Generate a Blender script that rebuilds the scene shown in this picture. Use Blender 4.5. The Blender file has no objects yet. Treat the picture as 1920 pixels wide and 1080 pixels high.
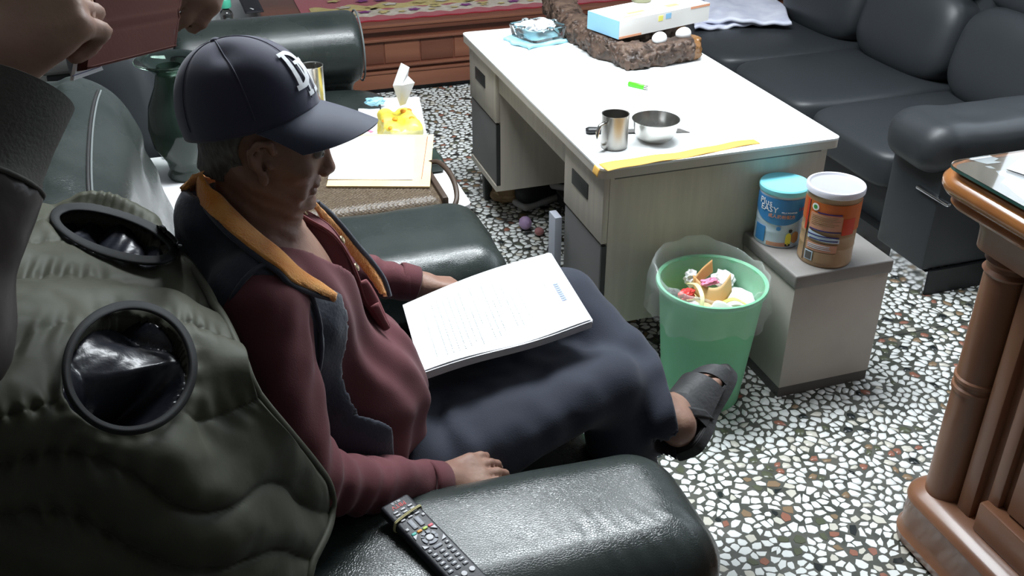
import bpy, bmesh, math, random
import numpy as np
from mathutils import Vector as V, Matrix, Quaternion
random.seed(7); np.random.seed(7)
SC = bpy.context.scene
COL = SC.collection
PI = math.pi

# ---------------- camera ----------------
FPX, YAW, PITCH, CH = 1859.0, 0.3157, 0.5266, 1.73
cam_d = bpy.data.cameras.new('camera'); cam = bpy.data.objects.new('camera', cam_d); COL.objects.link(cam)
cam_d.sensor_width = 36.0; cam_d.lens = 36.0*FPX/1920.0; cam_d.clip_start = 0.05; cam_d.clip_end = 60
CF = V((math.sin(YAW)*math.cos(PITCH), math.cos(YAW)*math.cos(PITCH), -math.sin(PITCH)))
CR = V((math.cos(YAW), -math.sin(YAW), 0)); CU = CR.cross(CF)
C0 = V((0, 0, CH))
M = Matrix((CR, CU, -CF)).transposed().to_4x4(); M.translation = C0
cam.matrix_world = M
SC.camera = cam

# ---------------- world, lamps, exposure ----------------
SC.view_settings.view_transform = 'Standard'; SC.view_settings.look = 'None'
SC.view_settings.gamma = 1.0; SC.view_settings.use_curve_mapping = False
SC.view_settings.exposure = 0.46
w = bpy.data.worlds.new('world'); SC.world = w; w.use_nodes = True
w.node_tree.nodes['Background'].inputs[0].default_value = (0.62, 0.72, 0.85, 1)
w.node_tree.nodes['Background'].inputs[1].default_value = 0.30

def area(name, loc, rot, sx, sy, power, col):
    l = bpy.data.lights.new(name, 'AREA'); l.shape = 'RECTANGLE'; l.size = sx; l.size_y = sy
    l.energy = power; l.color = col
    o = bpy.data.objects.new(name, l); COL.objects.link(o); o.location = loc; o.rotation_euler = rot
    return o
area('ceiling_lamp_light', (1.0, 2.65, 2.62), (0, 0, 0), 1.9, 0.6, 74, (0.90, 0.96, 1.0))
area('side_fill_light', (3.25, 2.3, 1.8), (0, math.radians(78), 0), 1.2, 1.6, 14, (0.80, 0.90, 1.0))  # added cool fill lamp by the right wall

# ---------------- picture point -> place in the room ----------------
def ray(px, py): return CF + CR*((px-960)/FPX) + CU*((540-py)/FPX)
def AZ(px, py, z): d = ray(px, py); return C0 + d*((z-CH)/d.z)
def AY(px, py, y): d = ray(px, py); return C0 + d*(y/d.y)
def AX(px, py, x): d = ray(px, py); return C0 + d*(x/d.x)
def AT(px, py, t): return C0 + ray(px, py)*t
def proj_np(P):
    d = P - np.array(C0); t = d @ np.array(CF)
    return 960+FPX*(d@np.array(CR))/t, 540-FPX*(d@np.array(CU))/t

# ---------------- materials ----------------
def mat(name, col, rough=0.5, metal=0.0, col2=None, nscale=8.0, ndetail=4.0, bump=0.0, bscale=60.0, btype='noise',
        spec=0.5, trans=0.0, ior=1.45, coat=0.0, sheen=0.0, alpha=1.0, stretch=None, emit=None, cr=(0.35, 0.65), sss=0.0, rvar=0.0):
    m = bpy.data.materials.new(name); m.use_nodes = True
    nt = m.node_tree; N = nt.nodes; L = nt.links; b = N['Principled BSDF']
    b.inputs['Base Color'].default_value = (*col, 1); b.inputs['Roughness'].default_value = rough
    b.inputs['Metallic'].default_value = metal; b.inputs['Specular IOR Level'].default_value = spec
    b.inputs['Transmission Weight'].default_value = trans; b.inputs['IOR'].default_value = ior
    b.inputs['Coat Weight'].default_value = coat; b.inputs['Coat Roughness'].default_value = 0.15
    b.inputs['Sheen Weight'].default_value = sheen; b.inputs['Alpha'].default_value = alpha
    if sss: b.inputs['Subsurface Weight'].default_value = sss; b.inputs['Subsurface Radius'].default_value = (0.02, 0.008, 0.004); b.inputs['Subsurface Scale'].default_value = 0.4
    tc = N.new('ShaderNodeTexCoord'); mp = N.new('ShaderNodeMapping'); L.new(tc.outputs['Object'], mp.inputs[0])
    if stretch: mp.inputs['Scale'].default_value = stretch
    if col2 is not None or rvar:
        n = N.new('ShaderNodeTexNoise'); n.inputs['Scale'].default_value = nscale; n.inputs['Detail'].default_value = ndetail
        L.new(mp.outputs[0], n.inputs['Vector'])
        if col2 is not None:
            r = N.new('ShaderNodeValToRGB'); r.color_ramp.elements[0].position = cr[0]; r.color_ramp.elements[1].position = cr[1]
            r.color_ramp.elements[0].color = (*col, 1); r.color_ramp.elements[1].color = (*col2, 1)
            L.new(n.outputs['Fac'], r.inputs[0]); L.new(r.outputs[0], b.inputs['Base Color'])
        if rvar:
            q = N.new('ShaderNodeMapRange'); q.inputs[1].default_value = 0.3; q.inputs[2].default_value = 0.7
            q.inputs[3].default_value = rough-rvar; q.inputs[4].default_value = rough+rvar
            L.new(n.outputs['Fac'], q.inputs[0]); L.new(q.outputs[0], b.inputs['Roughness'])
    if bump:
        bp = N.new('ShaderNodeBump'); bp.inputs['Strength'].default_value = bump; bp.inputs['Distance'].default_value = 0.004
        if btype == 'noise':
            t = N.new('ShaderNodeTexNoise'); t.inputs['Scale'].default_value = bscale; t.inputs['Detail'].default_value = 5; out = t.outputs['Fac']
        elif btype == 'leather':
            t = N.new('ShaderNodeTexVoronoi'); t.feature = 'DISTANCE_TO_EDGE'; t.inputs['Scale'].default_value = bscale; out = t.outputs['Distance']
            t2 = N.new('ShaderNodeMath'); t2.operation = 'MINIMUM'; t2.inputs[1].default_value = 0.12; L.new(out, t2.inputs[0]); out = t2.outputs[0]
        elif btype == 'weave':
            t = N.new('ShaderNodeTexChecker'); t.inputs['Scale'].default_value = bscale; out = t.outputs['Fac']
        else:
            t = N.new('ShaderNodeTexWave'); t.inputs['Scale'].default_value = bscale; t.inputs['Distortion'].default_value = 3; out = t.outputs['Fac']
        L.new(mp.outputs[0], t.inputs['Vector']); L.new(out, bp.inputs['Height']); L.new(bp.outputs[0], b.inputs['Normal'])
    if emit: b.inputs['Emission Color'].default_value = (*emit[0], 1); b.inputs['Emission Strength'].default_value = emit[1]
    return m
MT = {}
def mk(name, *a, **k): MT[name] = mat(name, *a, **k); return MT[name]
mk('leather', (0.022, 0.029, 0.027), 0.27, bump=0.30, bscale=240, btype='leather', col2=(0.032, 0.040, 0.037), nscale=5, spec=0.75, rvar=0.06)
mk('leather_seam', (0.16, 0.18, 0.18), 0.5)
mk('leather_black', (0.026, 0.030, 0.034), 0.44, bump=0.12, bscale=220, btype='leather', col2=(0.030, 0.034, 0.038), nscale=3, spec=0.5)
mk('sofa_dark', (0.010, 0.011, 0.012), 0.45)
mk('matrix', (0.10, 0.10, 0.085), 0.35, col2=(0.045, 0.05, 0.04), nscale=14)
for nm, c in (('chip_white', (0.80, 0.82, 0.80)), ('chip_cream', (0.62, 0.60, 0.52)), ('chip_rust', (0.30, 0.13, 0.09)), ('chip_olive', (0.10, 0.11, 0.07)), ('chip_black', (0.02, 0.025, 0.025)), ('chip_tan', (0.26, 0.18, 0.11))):
    mk(nm, c, 0.22, spec=0.5)
mk('desk_top', (0.83, 0.86, 0.86), 0.25, col2=(0.90, 0.92, 0.92), nscale=2)
mk('desk_edge', (0.50, 0.46, 0.40), 0.5)
mk('desk_body', (0.56, 0.51, 0.43), 0.55, col2=(0.50, 0.455, 0.385), nscale=7, stretch=(6, 6, 0.5))
mk('desk_inner', (0.44, 0.41, 0.36), 0.6)
mk('desk_grey', (0.17, 0.165, 0.165), 0.5)
mk('dark_trim', (0.03, 0.03, 0.03), 0.45)
mk('stool_vinyl', (0.235, 0.22, 0.205), 0.5, bump=0.15, bscale=120, col2=(0.20, 0.19, 0.18), nscale=9)
mk('stool_side', (0.50, 0.47, 0.42), 0.55, col2=(0.44, 0.41, 0.37), nscale=6)
mk('plinth', (0.10, 0.095, 0.09), 0.5)
mk('wood', (0.25, 0.115, 0.062), 0.38, col2=(0.185, 0.080, 0.043), nscale=5, stretch=(1, 1, 0.12), coat=0.3, bump=0.05, bscale=30)
mk('wood_top', (0.42, 0.17, 0.045), 0.25, col2=(0.30, 0.11, 0.03), nscale=6, stretch=(0.2, 1, 1), coat=0.5)
mk('wood_bench', (0.20, 0.065, 0.035), 0.4, col2=(0.13, 0.040, 0.022), nscale=4, stretch=(0.25, 1, 2.5), coat=0.15)
mk('wood_bench_light', (0.26, 0.105, 0.06), 0.4, col2=(0.19, 0.07, 0.04), nscale=5, stretch=(0.25, 1, 2.5))
mk('wood_bench_mid', (0.17, 0.062, 0.036), 0.4, col2=(0.13, 0.045, 0.026), nscale=5, stretch=(0.25, 1, 2.5))
mk('steel', (0.62, 0.61, 0.58), 0.24, 1.0, rvar=0.04, nscale=30)
mk('steel_dull', (0.34, 0.33, 0.31), 0.36, 1.0)
mk('skin', (0.30, 0.175, 0.125), 0.52, col2=(0.24, 0.125, 0.09), nscale=22, bump=0.25, bscale=90, sss=0.08)
mk('skin_young', (0.42, 0.27, 0.19), 0.5, col2=(0.36, 0.20, 0.15), nscale=14, bump=0.12, bscale=120, sss=0.08)
mk('nail', (0.55, 0.40, 0.33), 0.35)
mk('hair_grey', (0.085, 0.08, 0.072), 0.75, col2=(0.17, 0.165, 0.15), nscale=120, bump=0.8, bscale=350, stretch=(1, 1, 0.25))
mk('hair_black', (0.012, 0.01, 0.01), 0.6, bump=0.6, bscale=300)
mk('eye_white', (0.22, 0.20, 0.18), 0.4); mk('eye_dark', (0.02, 0.012, 0.01), 0.2)
mk('lip', (0.24, 0.11, 0.09), 0.5)
mk('cap_navy', (0.028, 0.028, 0.058), 0.72, bump=0.25, bscale=700, btype='weave', col2=(0.036, 0.037, 0.072), nscale=6, sheen=0.3)
mk('cap_brim', (0.034, 0.042, 0.075), 0.7, bump=0.2, bscale=700, btype='weave', sheen=0.3)
mk('thread_white', (0.78, 0.80, 0.82), 0.6)
mk('vest_navy', (0.020, 0.024, 0.040), 0.6, bump=0.25, bscale=160, col2=(0.030, 0.036, 0.058), nscale=7, sheen=0.25)
mk('orange_fleece', (0.80, 0.27, 0.035), 0.9, bump=0.9, bscale=320, col2=(0.92, 0.42, 0.10), nscale=25, sheen=0.4)
mk('maroon_knit', (0.105, 0.026, 0.032), 0.85, bump=0.15, bscale=520, col2=(0.135, 0.038, 0.045), nscale=6, sheen=0.08)
mk('maroon_trim', (0.19, 0.055, 0.06), 0.8)
mk('trousers', (0.015, 0.019, 0.034), 0.8, bump=0.2, bscale=420, col2=(0.021, 0.026, 0.044), nscale=4, sheen=0.12)
mk('sandal', (0.022, 0.022, 0.023), 0.55, bump=0.3, bscale=110, col2=(0.040, 0.040, 0.042), nscale=14)
mk('footbed', (0.055, 0.053, 0.055), 0.7, bump=0.3, bscale=200)
mk('olive_shell', (0.046, 0.048, 0.030), 0.60, bump=0.15, bscale=60, col2=(0.060, 0.062, 0.040), nscale=5, sheen=0.05, spec=0.35)
mk('binding', (0.017, 0.018, 0.019), 0.8)
mk('lining_gloss', (0.014, 0.015, 0.022), 0.30, bump=0.6, bscale=30, spec=0.6)
mk('jacket_grey', (0.085, 0.082, 0.070), 0.7, bump=0.2, bscale=260, col2=(0.068, 0.064, 0.056), nscale=6)
mk('jacket_brown', (0.065, 0.052, 0.048), 0.45, bump=0.15, bscale=60, col2=(0.05, 0.04, 0.038), nscale=5)
mk('jeans', (0.02, 0.024, 0.035), 0.85)
mk('notebook_brown', (0.075, 0.024, 0.019), 0.8, bump=0.06, bscale=200, col2=(0.090, 0.031, 0.024), nscale=8, spec=0.12)
mk('paper', (0.86, 0.87, 0.90), 0.6)
mk('paper_side', (0.70, 0.69, 0.72), 0.8, bump=0.5, bscale=300, stretch=(0.1, 0.1, 3))
mk('print_grey', (0.66, 0.69, 0.67), 0.8)
mk('print_blue', (0.38, 0.46, 0.72), 0.8)
mk('kraft', (0.78, 0.60, 0.34), 0.7, col2=(0.72, 0.54, 0.29), nscale=10)
mk('paper_white', (0.86, 0.86, 0.86), 0.6)
mk('woven', (0.060, 0.040, 0.024), 0.42, col2=(0.135, 0.10, 0.065), nscale=160, bump=1.0, bscale=120, btype='weave')
mk('woven_dark', (0.055, 0.035, 0.024), 0.5)
mk('yellow_plastic', (0.90, 0.72, 0.05), 0.35, col2=(0.95, 0.80, 0.25), nscale=14)
mk('yellow_clear', (0.90, 0.84, 0.38), 0.3)
mk('orange_print', (0.80, 0.32, 0.03), 0.4)
mk('tissue', (0.86, 0.86, 0.87), 0.9)
mk('blue_cloth', (0.30, 0.62, 0.76), 0.85, bump=0.6, bscale=120, col2=(0.40, 0.70, 0.80), nscale=20)
mk('cloth_lilac', (0.62, 0.64, 0.78), 0.9, col2=(0.78, 0.80, 0.90), nscale=9, bump=0.5, bscale=60)
mk('glass_clear', (0.92, 0.96, 0.96), 0.03, trans=1.0, ior=1.45)
mk('glass_green', (0.50, 0.72, 0.60), 0.03, trans=1.0, ior=1.45)
mk('glass_dark_green', (0.020, 0.034, 0.026), 0.10, trans=0.10, ior=1.45)
mk('glass_edge', (0.06, 0.15, 0.12), 0.1, trans=0.3)
mk('root_wood', (0.030, 0.018, 0.013), 0.50, col2=(0.125, 0.078, 0.055), nscale=30, ndetail=8, bump=1.0, bscale=90, coat=0.0, rvar=0.12)
mk('root_cut', (0.24, 0.115, 0.035), 0.35, col2=(0.14, 0.06, 0.02), nscale=8)
mk('box_white', (0.84, 0.82, 0.78), 0.45); mk('box_blue', (0.30, 0.58, 0.82), 0.45); mk('box_orange', (0.80, 0.38, 0.22), 0.5); mk('box_yellow', (0.9, 0.85, 0.2), 0.5)
mk('tin_green', (0.30, 0.31, 0.20), 0.4, 0.3); mk('tin_top', (0.55, 0.55, 0.42), 0.4)
mk('egg', (0.86, 0.87, 0.88), 0.3)
mk('lighter_green', (0.10, 0.75, 0.03), 0.3)
mk('knife_black', (0.02, 0.021, 0.022), 0.4)
mk('can_blue', (0.045, 0.22, 0.50), 0.35); mk('can_pale', (0.52, 0.64, 0.75), 0.35); mk('can_lid_blue', (0.25, 0.74, 0.86), 0.35)
mk('can_orange', (0.52, 0.13, 0.03), 0.35); mk('can_tan', (0.38, 0.25, 0.14), 0.35); mk('can_pink', (0.56, 0.28, 0.18), 0.4); mk('can_red', (0.55, 0.05, 0.02), 0.35)
mk('can_navy', (0.02, 0.02, 0.16), 0.4); mk('can_lid_clear', (0.70, 0.70, 0.78), 0.3); mk('can_lid_inner', (0.42, 0.42, 0.42), 0.4); mk('carton_grey', (0.42, 0.44, 0.50), 0.5)
mk('print_orange', (0.85, 0.35, 0.12), 0.5); mk('print_yellow', (0.85, 0.75, 0.08), 0.5); mk('print_green', (0.06, 0.30, 0.07), 0.5); mk('print_skin', (0.55, 0.28, 0.12), 0.5)
mk('bin_green', (0.27, 0.66, 0.40), 0.35, trans=0.15, ior=1.1, alpha=0.93, spec=0.4)
mk('bin_rim', (0.26, 0.68, 0.42), 0.35)
mk('bag_clear', (0.80, 0.86, 0.84), 0.10, trans=0.0, alpha=0.17, spec=1.0, bump=0.9, bscale=16)
mk('red_wrap', (0.70, 0.05, 0.05), 0.4); mk('pink_wrap', (0.80, 0.25, 0.40), 0.4); mk('orange_wrap', (0.70, 0.36, 0.12), 0.6, col2=(0.62, 0.42, 0.20), nscale=12)
mk('yellow_strip', (0.74, 0.42, 0.09), 0.6)
mk('carpet_red', (0.33, 0.012, 0.03), 0.95, bump=0.8, bscale=250, sheen=0.3)
mk('carpet_gold', (0.60, 0.48, 0.22), 0.95, bump=0.9, bscale=250, col2=(0.50, 0.40, 0.16), nscale=30)
mk('carpet_cream', (0.62, 0.56, 0.48), 0.95, bump=0.9, bscale=250, col2=(0.50, 0.42, 0.34), nscale=30); mk('carpet_purple', (0.22, 0.05, 0.20), 0.95, bump=0.8, bscale=250)
mk('table_white', (0.82, 0.82, 0.83), 0.3)
mk('remote_black', (0.028, 0.030, 0.036), 0.45, bump=0.1, bscale=300)
mk('key_grey', (0.30, 0.31, 0.34), 0.5); mk('key_white', (0.62, 0.62, 0.64), 0.5)
mk('key_teal', (0.10, 0.50, 0.42), 0.45); mk('key_orange', (0.85, 0.38, 0.06), 0.45); mk('key_lime', (0.55, 0.72, 0.15), 0.45); mk('key_red', (0.80, 0.16, 0.20), 0.45)
mk('print_red', (0.65, 0.05, 0.05), 0.5); mk('rubber', (0.48, 0.43, 0.22), 0.6)
mk('shoe_black', (0.016, 0.016, 0.018), 0.6); mk('shoe_sole', (0.50, 0.50, 0.50), 0.5); mk('lilac', (0.40, 0.27, 0.45), 0.5); mk('pink_dull', (0.42, 0.18, 0.18), 0.6)
mk('bag_dark', (0.045, 0.045, 0.05), 0.6, bump=0.3, bscale=40)
mk('chrome', (0.7, 0.7, 0.72), 0.12, 1.0)
mk('cap_mint', (0.10, 0.58, 0.38), 0.35); mk('label_white', (0.75, 0.77, 0.80), 0.5); mk('strap_black', (0.015, 0.015, 0.02), 0.6)
mk('wall', (0.50, 0.51, 0.52), 0.8, bump=0.1, bscale=80); mk('wall_dark', (0.36, 0.36, 0.36), 0.6); mk('ceiling', (0.78, 0.79, 0.80), 0.8)
mk('brass_snap', (0.42, 0.34, 0.22), 0.35, 1.0)
mk('lamp_glow', (0.9, 0.95, 1.0), 0.4, emit=((0.9, 0.96, 1.0), 6.0))
mk('tan_box', (0.33, 0.22, 0.12), 0.7); mk('mat_taupe', (0.26, 0.205, 0.16), 0.7)
mk('dark_green', (0.02, 0.035, 0.028), 0.4)

# ---------------- object helpers ----------------
ORIG = {}
def finish(o, mt, parent, smooth=35):
    me = o.data
    if isinstance(mt, (list, tuple)):
        for x in mt: me.materials.append(MT[x])
    elif mt: me.materials.append(MT[mt])
    if smooth is not None and len(me.polygons):
        me.polygons.foreach_set('use_smooth', [True]*len(me.polygons))
        if smooth < 180: me.set_sharp_from_angle(angle=math.radians(smooth))
    COL.objects.link(o)
    if parent is not None: o.parent = parent
def origin_of(p):
    v = V((0, 0, 0))
    while p is not None: v += p.location; p = p.parent
    return v
def obj(name, bm, mt, parent=None, smooth=35, loc=None, label=None):
    """bm is in room coordinates; the object's own origin is the parent's or loc"""
    base = origin_of(parent)
    own = V(loc) if loc is not None else (base if parent is not None else V((0, 0, 0)))
    bmesh.ops.translate(bm, verts=bm.verts, vec=-own)
    me = bpy.data.meshes.new(name); bm.to_mesh(me); bm.free()
    o = bpy.data.objects.new(name, me); o.location = own - base
    finish(o, mt, parent, smooth)
    if label: o['label'] = label
    return o
def thing(name, label, cat, loc=(0, 0, 0), group=None):
    o = bpy.data.objects.new(name, None); COL.objects.link(o); o.location = loc; o.empty_display_size = 0.05
    o['label'] = label; o['category'] = cat
    if group: o['group'] = group
    return o
def tag(o, label, cat, group=None):
    o['label'] = label; o['category'] = cat
    if group: o['group'] = group
    return o
def struct(name, bm, mt, parent=None, smooth=35):
    o = obj(name, bm, mt, parent, smooth)
    if parent is None: o['kind'] = 'structure'
    return o
def NB(): return bmesh.new()
def frame(zdir, xhint=V((1, 0, 0))):
    z = V(zdir).normalized(); x = V(xhint) - z*V(xhint).dot(z)
    if x.length < 1e-4: x = V((0, 1, 0)) - z*z.y
    x.normalize(); y = z.cross(x)
    return Matrix((x, y, z)).transposed()
def box(bm, c, s, bev=0.0, seg=2, rot=None, taper=None, mi=0):
    r = bmesh.ops.create_cube(bm, size=1.0); vs = r['verts']
    for v in vs:
        v.co = V((v.co.x*s[0], v.co.y*s[1], v.co.z*s[2]))
        if taper and v.co.z < 0: v.co.x *= taper; v.co.y *= taper
    fs = set(f for v in vs for f in v.link_faces)
    if bev > 0:
        es = set(e for v in vs for e in v.link_edges)
        g = bmesh.ops.bevel(bm, geom=list(es), offset=bev, segments=seg, affect='EDGES', profile=0.5)
        vs = list(set(v for f in g['faces'] for v in f.verts) | set(v for v in vs if v.is_valid)); fs = set(f for v in vs for f in v.link_faces)
    R = rot.to_4x4() if rot is not None else Matrix.Identity(4)
    T = Matrix.Translation(V(c)) @ R
    for v in vs: v.co = T @ v.co
    for f in fs: f.material_index = mi
    return vs
def bx(bm, x0, x1, y0, y1, z0, z1, bev=0.0, seg=2, mi=0):
    return box(bm, ((x0+x1)/2, (y0+y1)/2, (z0+z1)/2), (abs(x1-x0), abs(y1-y0), abs(z1-z0)), bev, seg, mi=mi)
def lathe(bm, c, prof, n=40, axis=(0, 0, 1), mi=0, closed=False, sc=(1, 1)):
    R = frame(axis); rings = []
    for r, z in prof:
        if r < 1e-6: rings.append([bm.verts.new(V(c)+R@V((0, 0, z)))])
        else: rings.append([bm.verts.new(V(c)+R@V((r*sc[0]*math.cos(2*PI*i/n), r*sc[1]*math.sin(2*PI*i/n), z))) for i in range(n)])
    pr = list(zip(rings[:-1], rings[1:]))
    if closed: pr.append((rings[-1], rings[0]))
    for a, b in pr:
        for i in range(n):
            j = (i+1) % n
            if len(a) == 1 and len(b) == 1: continue
            if len(a) == 1: f = bm.faces.new((a[0], b[j], b[i]))
            elif len(b) == 1: f = bm.faces.new((a[i], a[j], b[0]))
            else: f = bm.faces.new((a[i], a[j], b[j], b[i]))
            f.material_index = mi
def tube(bm, pts, r, n=8, closed=False, mi=0, cap=True, flat=None):
    pts = [V(p) for p in pts]; m = len(pts); rings = []; prev = None
    for i, p in enumerate(pts):
        if closed: d = pts[(i+1) % m]-pts[i-1]
        else: d = pts[min(i+1, m-1)]-pts[max(i-1, 0)]
        d.normalize()
        if prev is None: x = frame(d).col[0]
        else: x = prev - d*prev.dot(d); x.normalize()
        prev = x; y = d.cross(x); rr = r[i] if isinstance(r, (list, tuple)) else r
        rings.append([bm.verts.new(p + x*(rr*math.cos(2*PI*k/n)) + y*(rr*math.sin(2*PI*k/n)*(flat or 1))) for k in range(n)])
    seq = list(zip(rings[:-1], rings[1:]))
    if closed: seq.append((rings[-1], rings[0]))
    for a, b in seq:
        for k in range(n):
            f = bm.faces.new((a[k], a[(k+1) % n], b[(k+1) % n], b[k])); f.material_index = mi
    if cap and not closed:
        for rg, fl in ((rings[0], True), (rings[-1], False)):
            f = bm.faces.new(rg[::-1] if fl else rg); f.material_index = mi
def smooth_path(pts, k=6, closed=False):
    pts = [V(p) for p in pts]; n = len(pts); out = []
    rng = range(n) if closed else range(n-1)
    for i in rng:
        p0 = pts[i-1] if (closed or i > 0) else pts[0]; p1 = pts[i]; p2 = pts[(i+1) % n]
        p3 = pts[(i+2) % n] if (closed or i+2 < n) else pts[-1]
        for j in range(k):
            t = j/k
            out.append(0.5*((2*p1)+(p2-p0)*t+(2*p0-5*p1+4*p2-p3)*t*t+(3*p1-p0-3*p2+p3)*t**3))
    if not closed: out.append(pts[-1])
    return out
def prism(bm, poly, z0, z1, mi=0, top=None):
    """poly: list of (x,y); side walls and both lids"""
    a = [bm.verts.new((x, y, z0)) for x, y in poly]; b = [bm.verts.new((x, y, z1)) for x, y in (top or poly)]
    n = len(a); fs = [bm.faces.new(a[::-1]), bm.faces.new(b)]
    for i in range(n): fs.append(bm.faces.new((a[i], a[(i+1) % n], b[(i+1) % n], b[i])))
    for f in fs: f.material_index = mi
    return a+b
def rrect(x0, x1, y0, y1, r, k=6, corners=(1, 1, 1, 1)):
    out = []
    for (cx, cy, a0, on) in ((x1-r, y0+r, -90, corners[0]), (x1-r, y1-r, 0, corners[1]), (x0+r, y1-r, 90, corners[2]), (x0+r, y0+r, 180, corners[3])):
        if on:
            for i in range(k+1): a = math.radians(a0+90*i/k); out.append((cx+r*math.cos(a), cy+r*math.sin(a)))
        else:
            sx = r if cx > (x0+x1)/2 else -r; sy = r if cy > (y0+y1)/2 else -r
            out.append((cx+sx, cy+sy))
    return out
def grid_surface(bm, fn, nu, nv, th=0.0, mi=0):
    """fn(u,v)->Vector; th gives thickness along -normal"""
    P = [[V(fn(i/nu, j/nv)) for i in range(nu+1)] for j in range(nv+1)]
    A = [[bm.verts.new(p) for p in row] for row in P]
    for j in range(nv):
        for i in range(nu): bm.faces.new((A[j][i], A[j][i+1], A[j+1][i+1], A[j+1][i])).material_index = mi
    if th:
        B = []
        for j in range(nv+1):
            row = []
            for i in range(nu+1):
                du = P[j][min(i+1, nu)]-P[j][max(i-1, 0)]; dv = P[min(j+1, nv)][i]-P[max(j-1, 0)][i]
                n = du.cross(dv); n.normalize() if n.length > 0 else None
                row.append(bm.verts.new(P[j][i]-n*th))
            B.append(row)
        for j in range(nv):
            for i in range(nu): bm.faces.new((B[j][i], B[j+1][i], B[j+1][i+1], B[j][i+1])).material_index = mi
        for i in range(nu):
            bm.faces.new((A[0][i+1], A[0][i], B[0][i], B[0][i+1])); bm.faces.new((A[nv][i], A[nv][i+1], B[nv][i+1], B[nv][i]))
        for j in range(nv):
            bm.faces.new((A[j][0], A[j+1][0], B[j+1][0], B[j][0])); bm.faces.new((A[j+1][nu], A[j][nu], B[j][nu], B[j+1][nu]))
def bez2(C, u, v):
    """Catmull-Rom surface through a grid of control points C[row][col]"""
    def cr(P, t):
        n = len(P)-1; s = min(int(t*n), n-1); f = t*n-s
        p1, p2 = P[s], P[s+1]; p0 = P[s-1] if s > 0 else p1*2-p2; p3 = P[s+2] if s+2 <= n else p2*2-p1
        return 0.5*((p1*2)+(p2-p0)*f+(p0*2-p1*5+p2*4-p3)*(f*f)+(p1*3-p0-p2*3+p3)*(f**3))
    return cr([cr(row, u) for row in C], v)
def text_mesh(bm, s, size, M4, depth=0.0006, mi=0, align='CENTER'):
    cu = bpy.data.curves.new('t', 'FONT'); cu.body = s; cu.size = size; cu.extrude = depth/2; cu.align_x = align; cu.align_y = 'CENTER'; cu.resolution_u = 2
    o = bpy.data.objects.new('t', cu); COL.objects.link(o)
    dg = bpy.context.evaluated_depsgraph_get(); me = bpy.data.meshes.new_from_object(o.evaluated_get(dg))
    n0 = len(bm.verts); bm.from_mesh(me); bm.verts.ensure_lookup_table()
    nv = bm.verts[n0:]
    for v in nv: v.co = (M4(v.co) if callable(M4) else M4 @ v.co)
    for v in nv:
        for f in v.link_faces: f.material_index = mi
    bpy.data.objects.remove(o); bpy.data.meshes.remove(me)
    return nv
def pillow(bm, c, s, p=4.0, nu=36, nv=20, rot=None, crease=None):
    """closed superellipsoid cushion"""
    R = rot if rot is not None else Matrix.Identity(3)
    def sp(t, e): return math.copysign(abs(t)**e, t)
    e = 2.0/p; rows = []
    for j in range(nv+1):
        ph = -PI/2+PI*j/nv; row = []
        for i in range(nu):
            th = 2*PI*i/nu
            x = sp(math.cos(ph), e)*sp(math.cos(th), e); y = sp(math.cos(ph), e)*sp(math.sin(th), e); z = sp(math.sin(ph), e)
            q = V((x*s[0]/2, y*s[1]/2, z*s[2]/2))
            if crease: q = crease(q)
            row.append(V(c)+R@q)
        rows.append(row)
    vs = [[bm.verts.new(p_) for p_ in r] if 0 < j < nv else [bm.verts.new(r[0])] for j, r in enumerate(rows)]
    for j in range(nv):
        a, b = vs[j], vs[j+1]
        for i in range(nu):
            k = (i+1) % nu
            if len(a) == 1: bm.faces.new((a[0], b[k], b[i]))
            elif len(b) == 1: bm.faces.new((a[i], a[k], b[0]))
            else: bm.faces.new((a[i], a[k], b[k], b[i]))

def bvh_of(*objs):
    from mathutils.bvhtree import BVHTree
    vs, fs = [], []
    for o in objs:
        off = origin_of(o) if o.parent is None else origin_of(o.parent)+o.location
        n = len(vs); vs += [v.co+off for v in o.data.vertices]; fs += [tuple(n+i for i in p.vertices) for p in o.data.polygons]
    return BVHTree.FromPolygons(vs, fs)
def hit_px(bvh, px, py, off=0.0):
    d = ray(px, py).normalized(); h = bvh.ray_cast(C0, d)
    return None if h[0] is None else h[0]-d*off
def drop(bvh, x, y):
    h = bvh.ray_cast(V((x, y, 2.0)), V((0, 0, -1))); return h[0].z if h[0] is not None else 0
# ---------------- distance-field modelling ----------------
def A3(p): return np.array([p[0], p[1], p[2]], dtype=np.float32)
def Cap(a, b, ra, rb=None):
    a = A3(a); b = A3(b); rb = ra if rb is None else rb; ab = b-a; L2 = float(ab@ab)+1e-9
    def f(P):
        t = np.clip(((P-a)@ab)/L2, 0, 1); return np.linalg.norm(P-a-t[:, None]*ab, axis=1)-(ra+(rb-ra)*t)
    return f
def Ell(c, r, R=None):
    c = A3(c); r = np.array(r, dtype=np.float32); Rm = None if R is None else np.array(R, dtype=np.float32)
    def f(P):
        q = P-c
        if Rm is not None: q = q@Rm
        k0 = np.linalg.norm(q/r, axis=1); k1 = np.linalg.norm(q/(r*r), axis=1)+1e-6
        return k0*(k0-1)/k1
    return f
def RBox(c, h, rad, R=None):
    c = A3(c); h = np.array(h, dtype=np.float32)-rad; Rm = None if R is None else np.array(R, dtype=np.float32)
    def f(P):
        q = P-c
        if Rm is not None: q = q@Rm
        q = np.abs(q)-h
        return np.linalg.norm(np.maximum(q, 0), axis=1)+np.minimum(q.max(axis=1), 0)-rad
    return f
def smin(a, b, k):
    h = np.clip(0.5+0.5*(b-a)/k, 0, 1); return b+(a-b)*h-k*h*(1-h)
def smax(a, b, k): return -smin(-a, -b, k)
def Blend(items):
    """items: (fn, k) blended one after the other"""
    def f(P):
        d = items[0][0](P)
        for g, k in items[1:]: d = smin(d, g(P), k)
        return d
    return f
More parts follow.
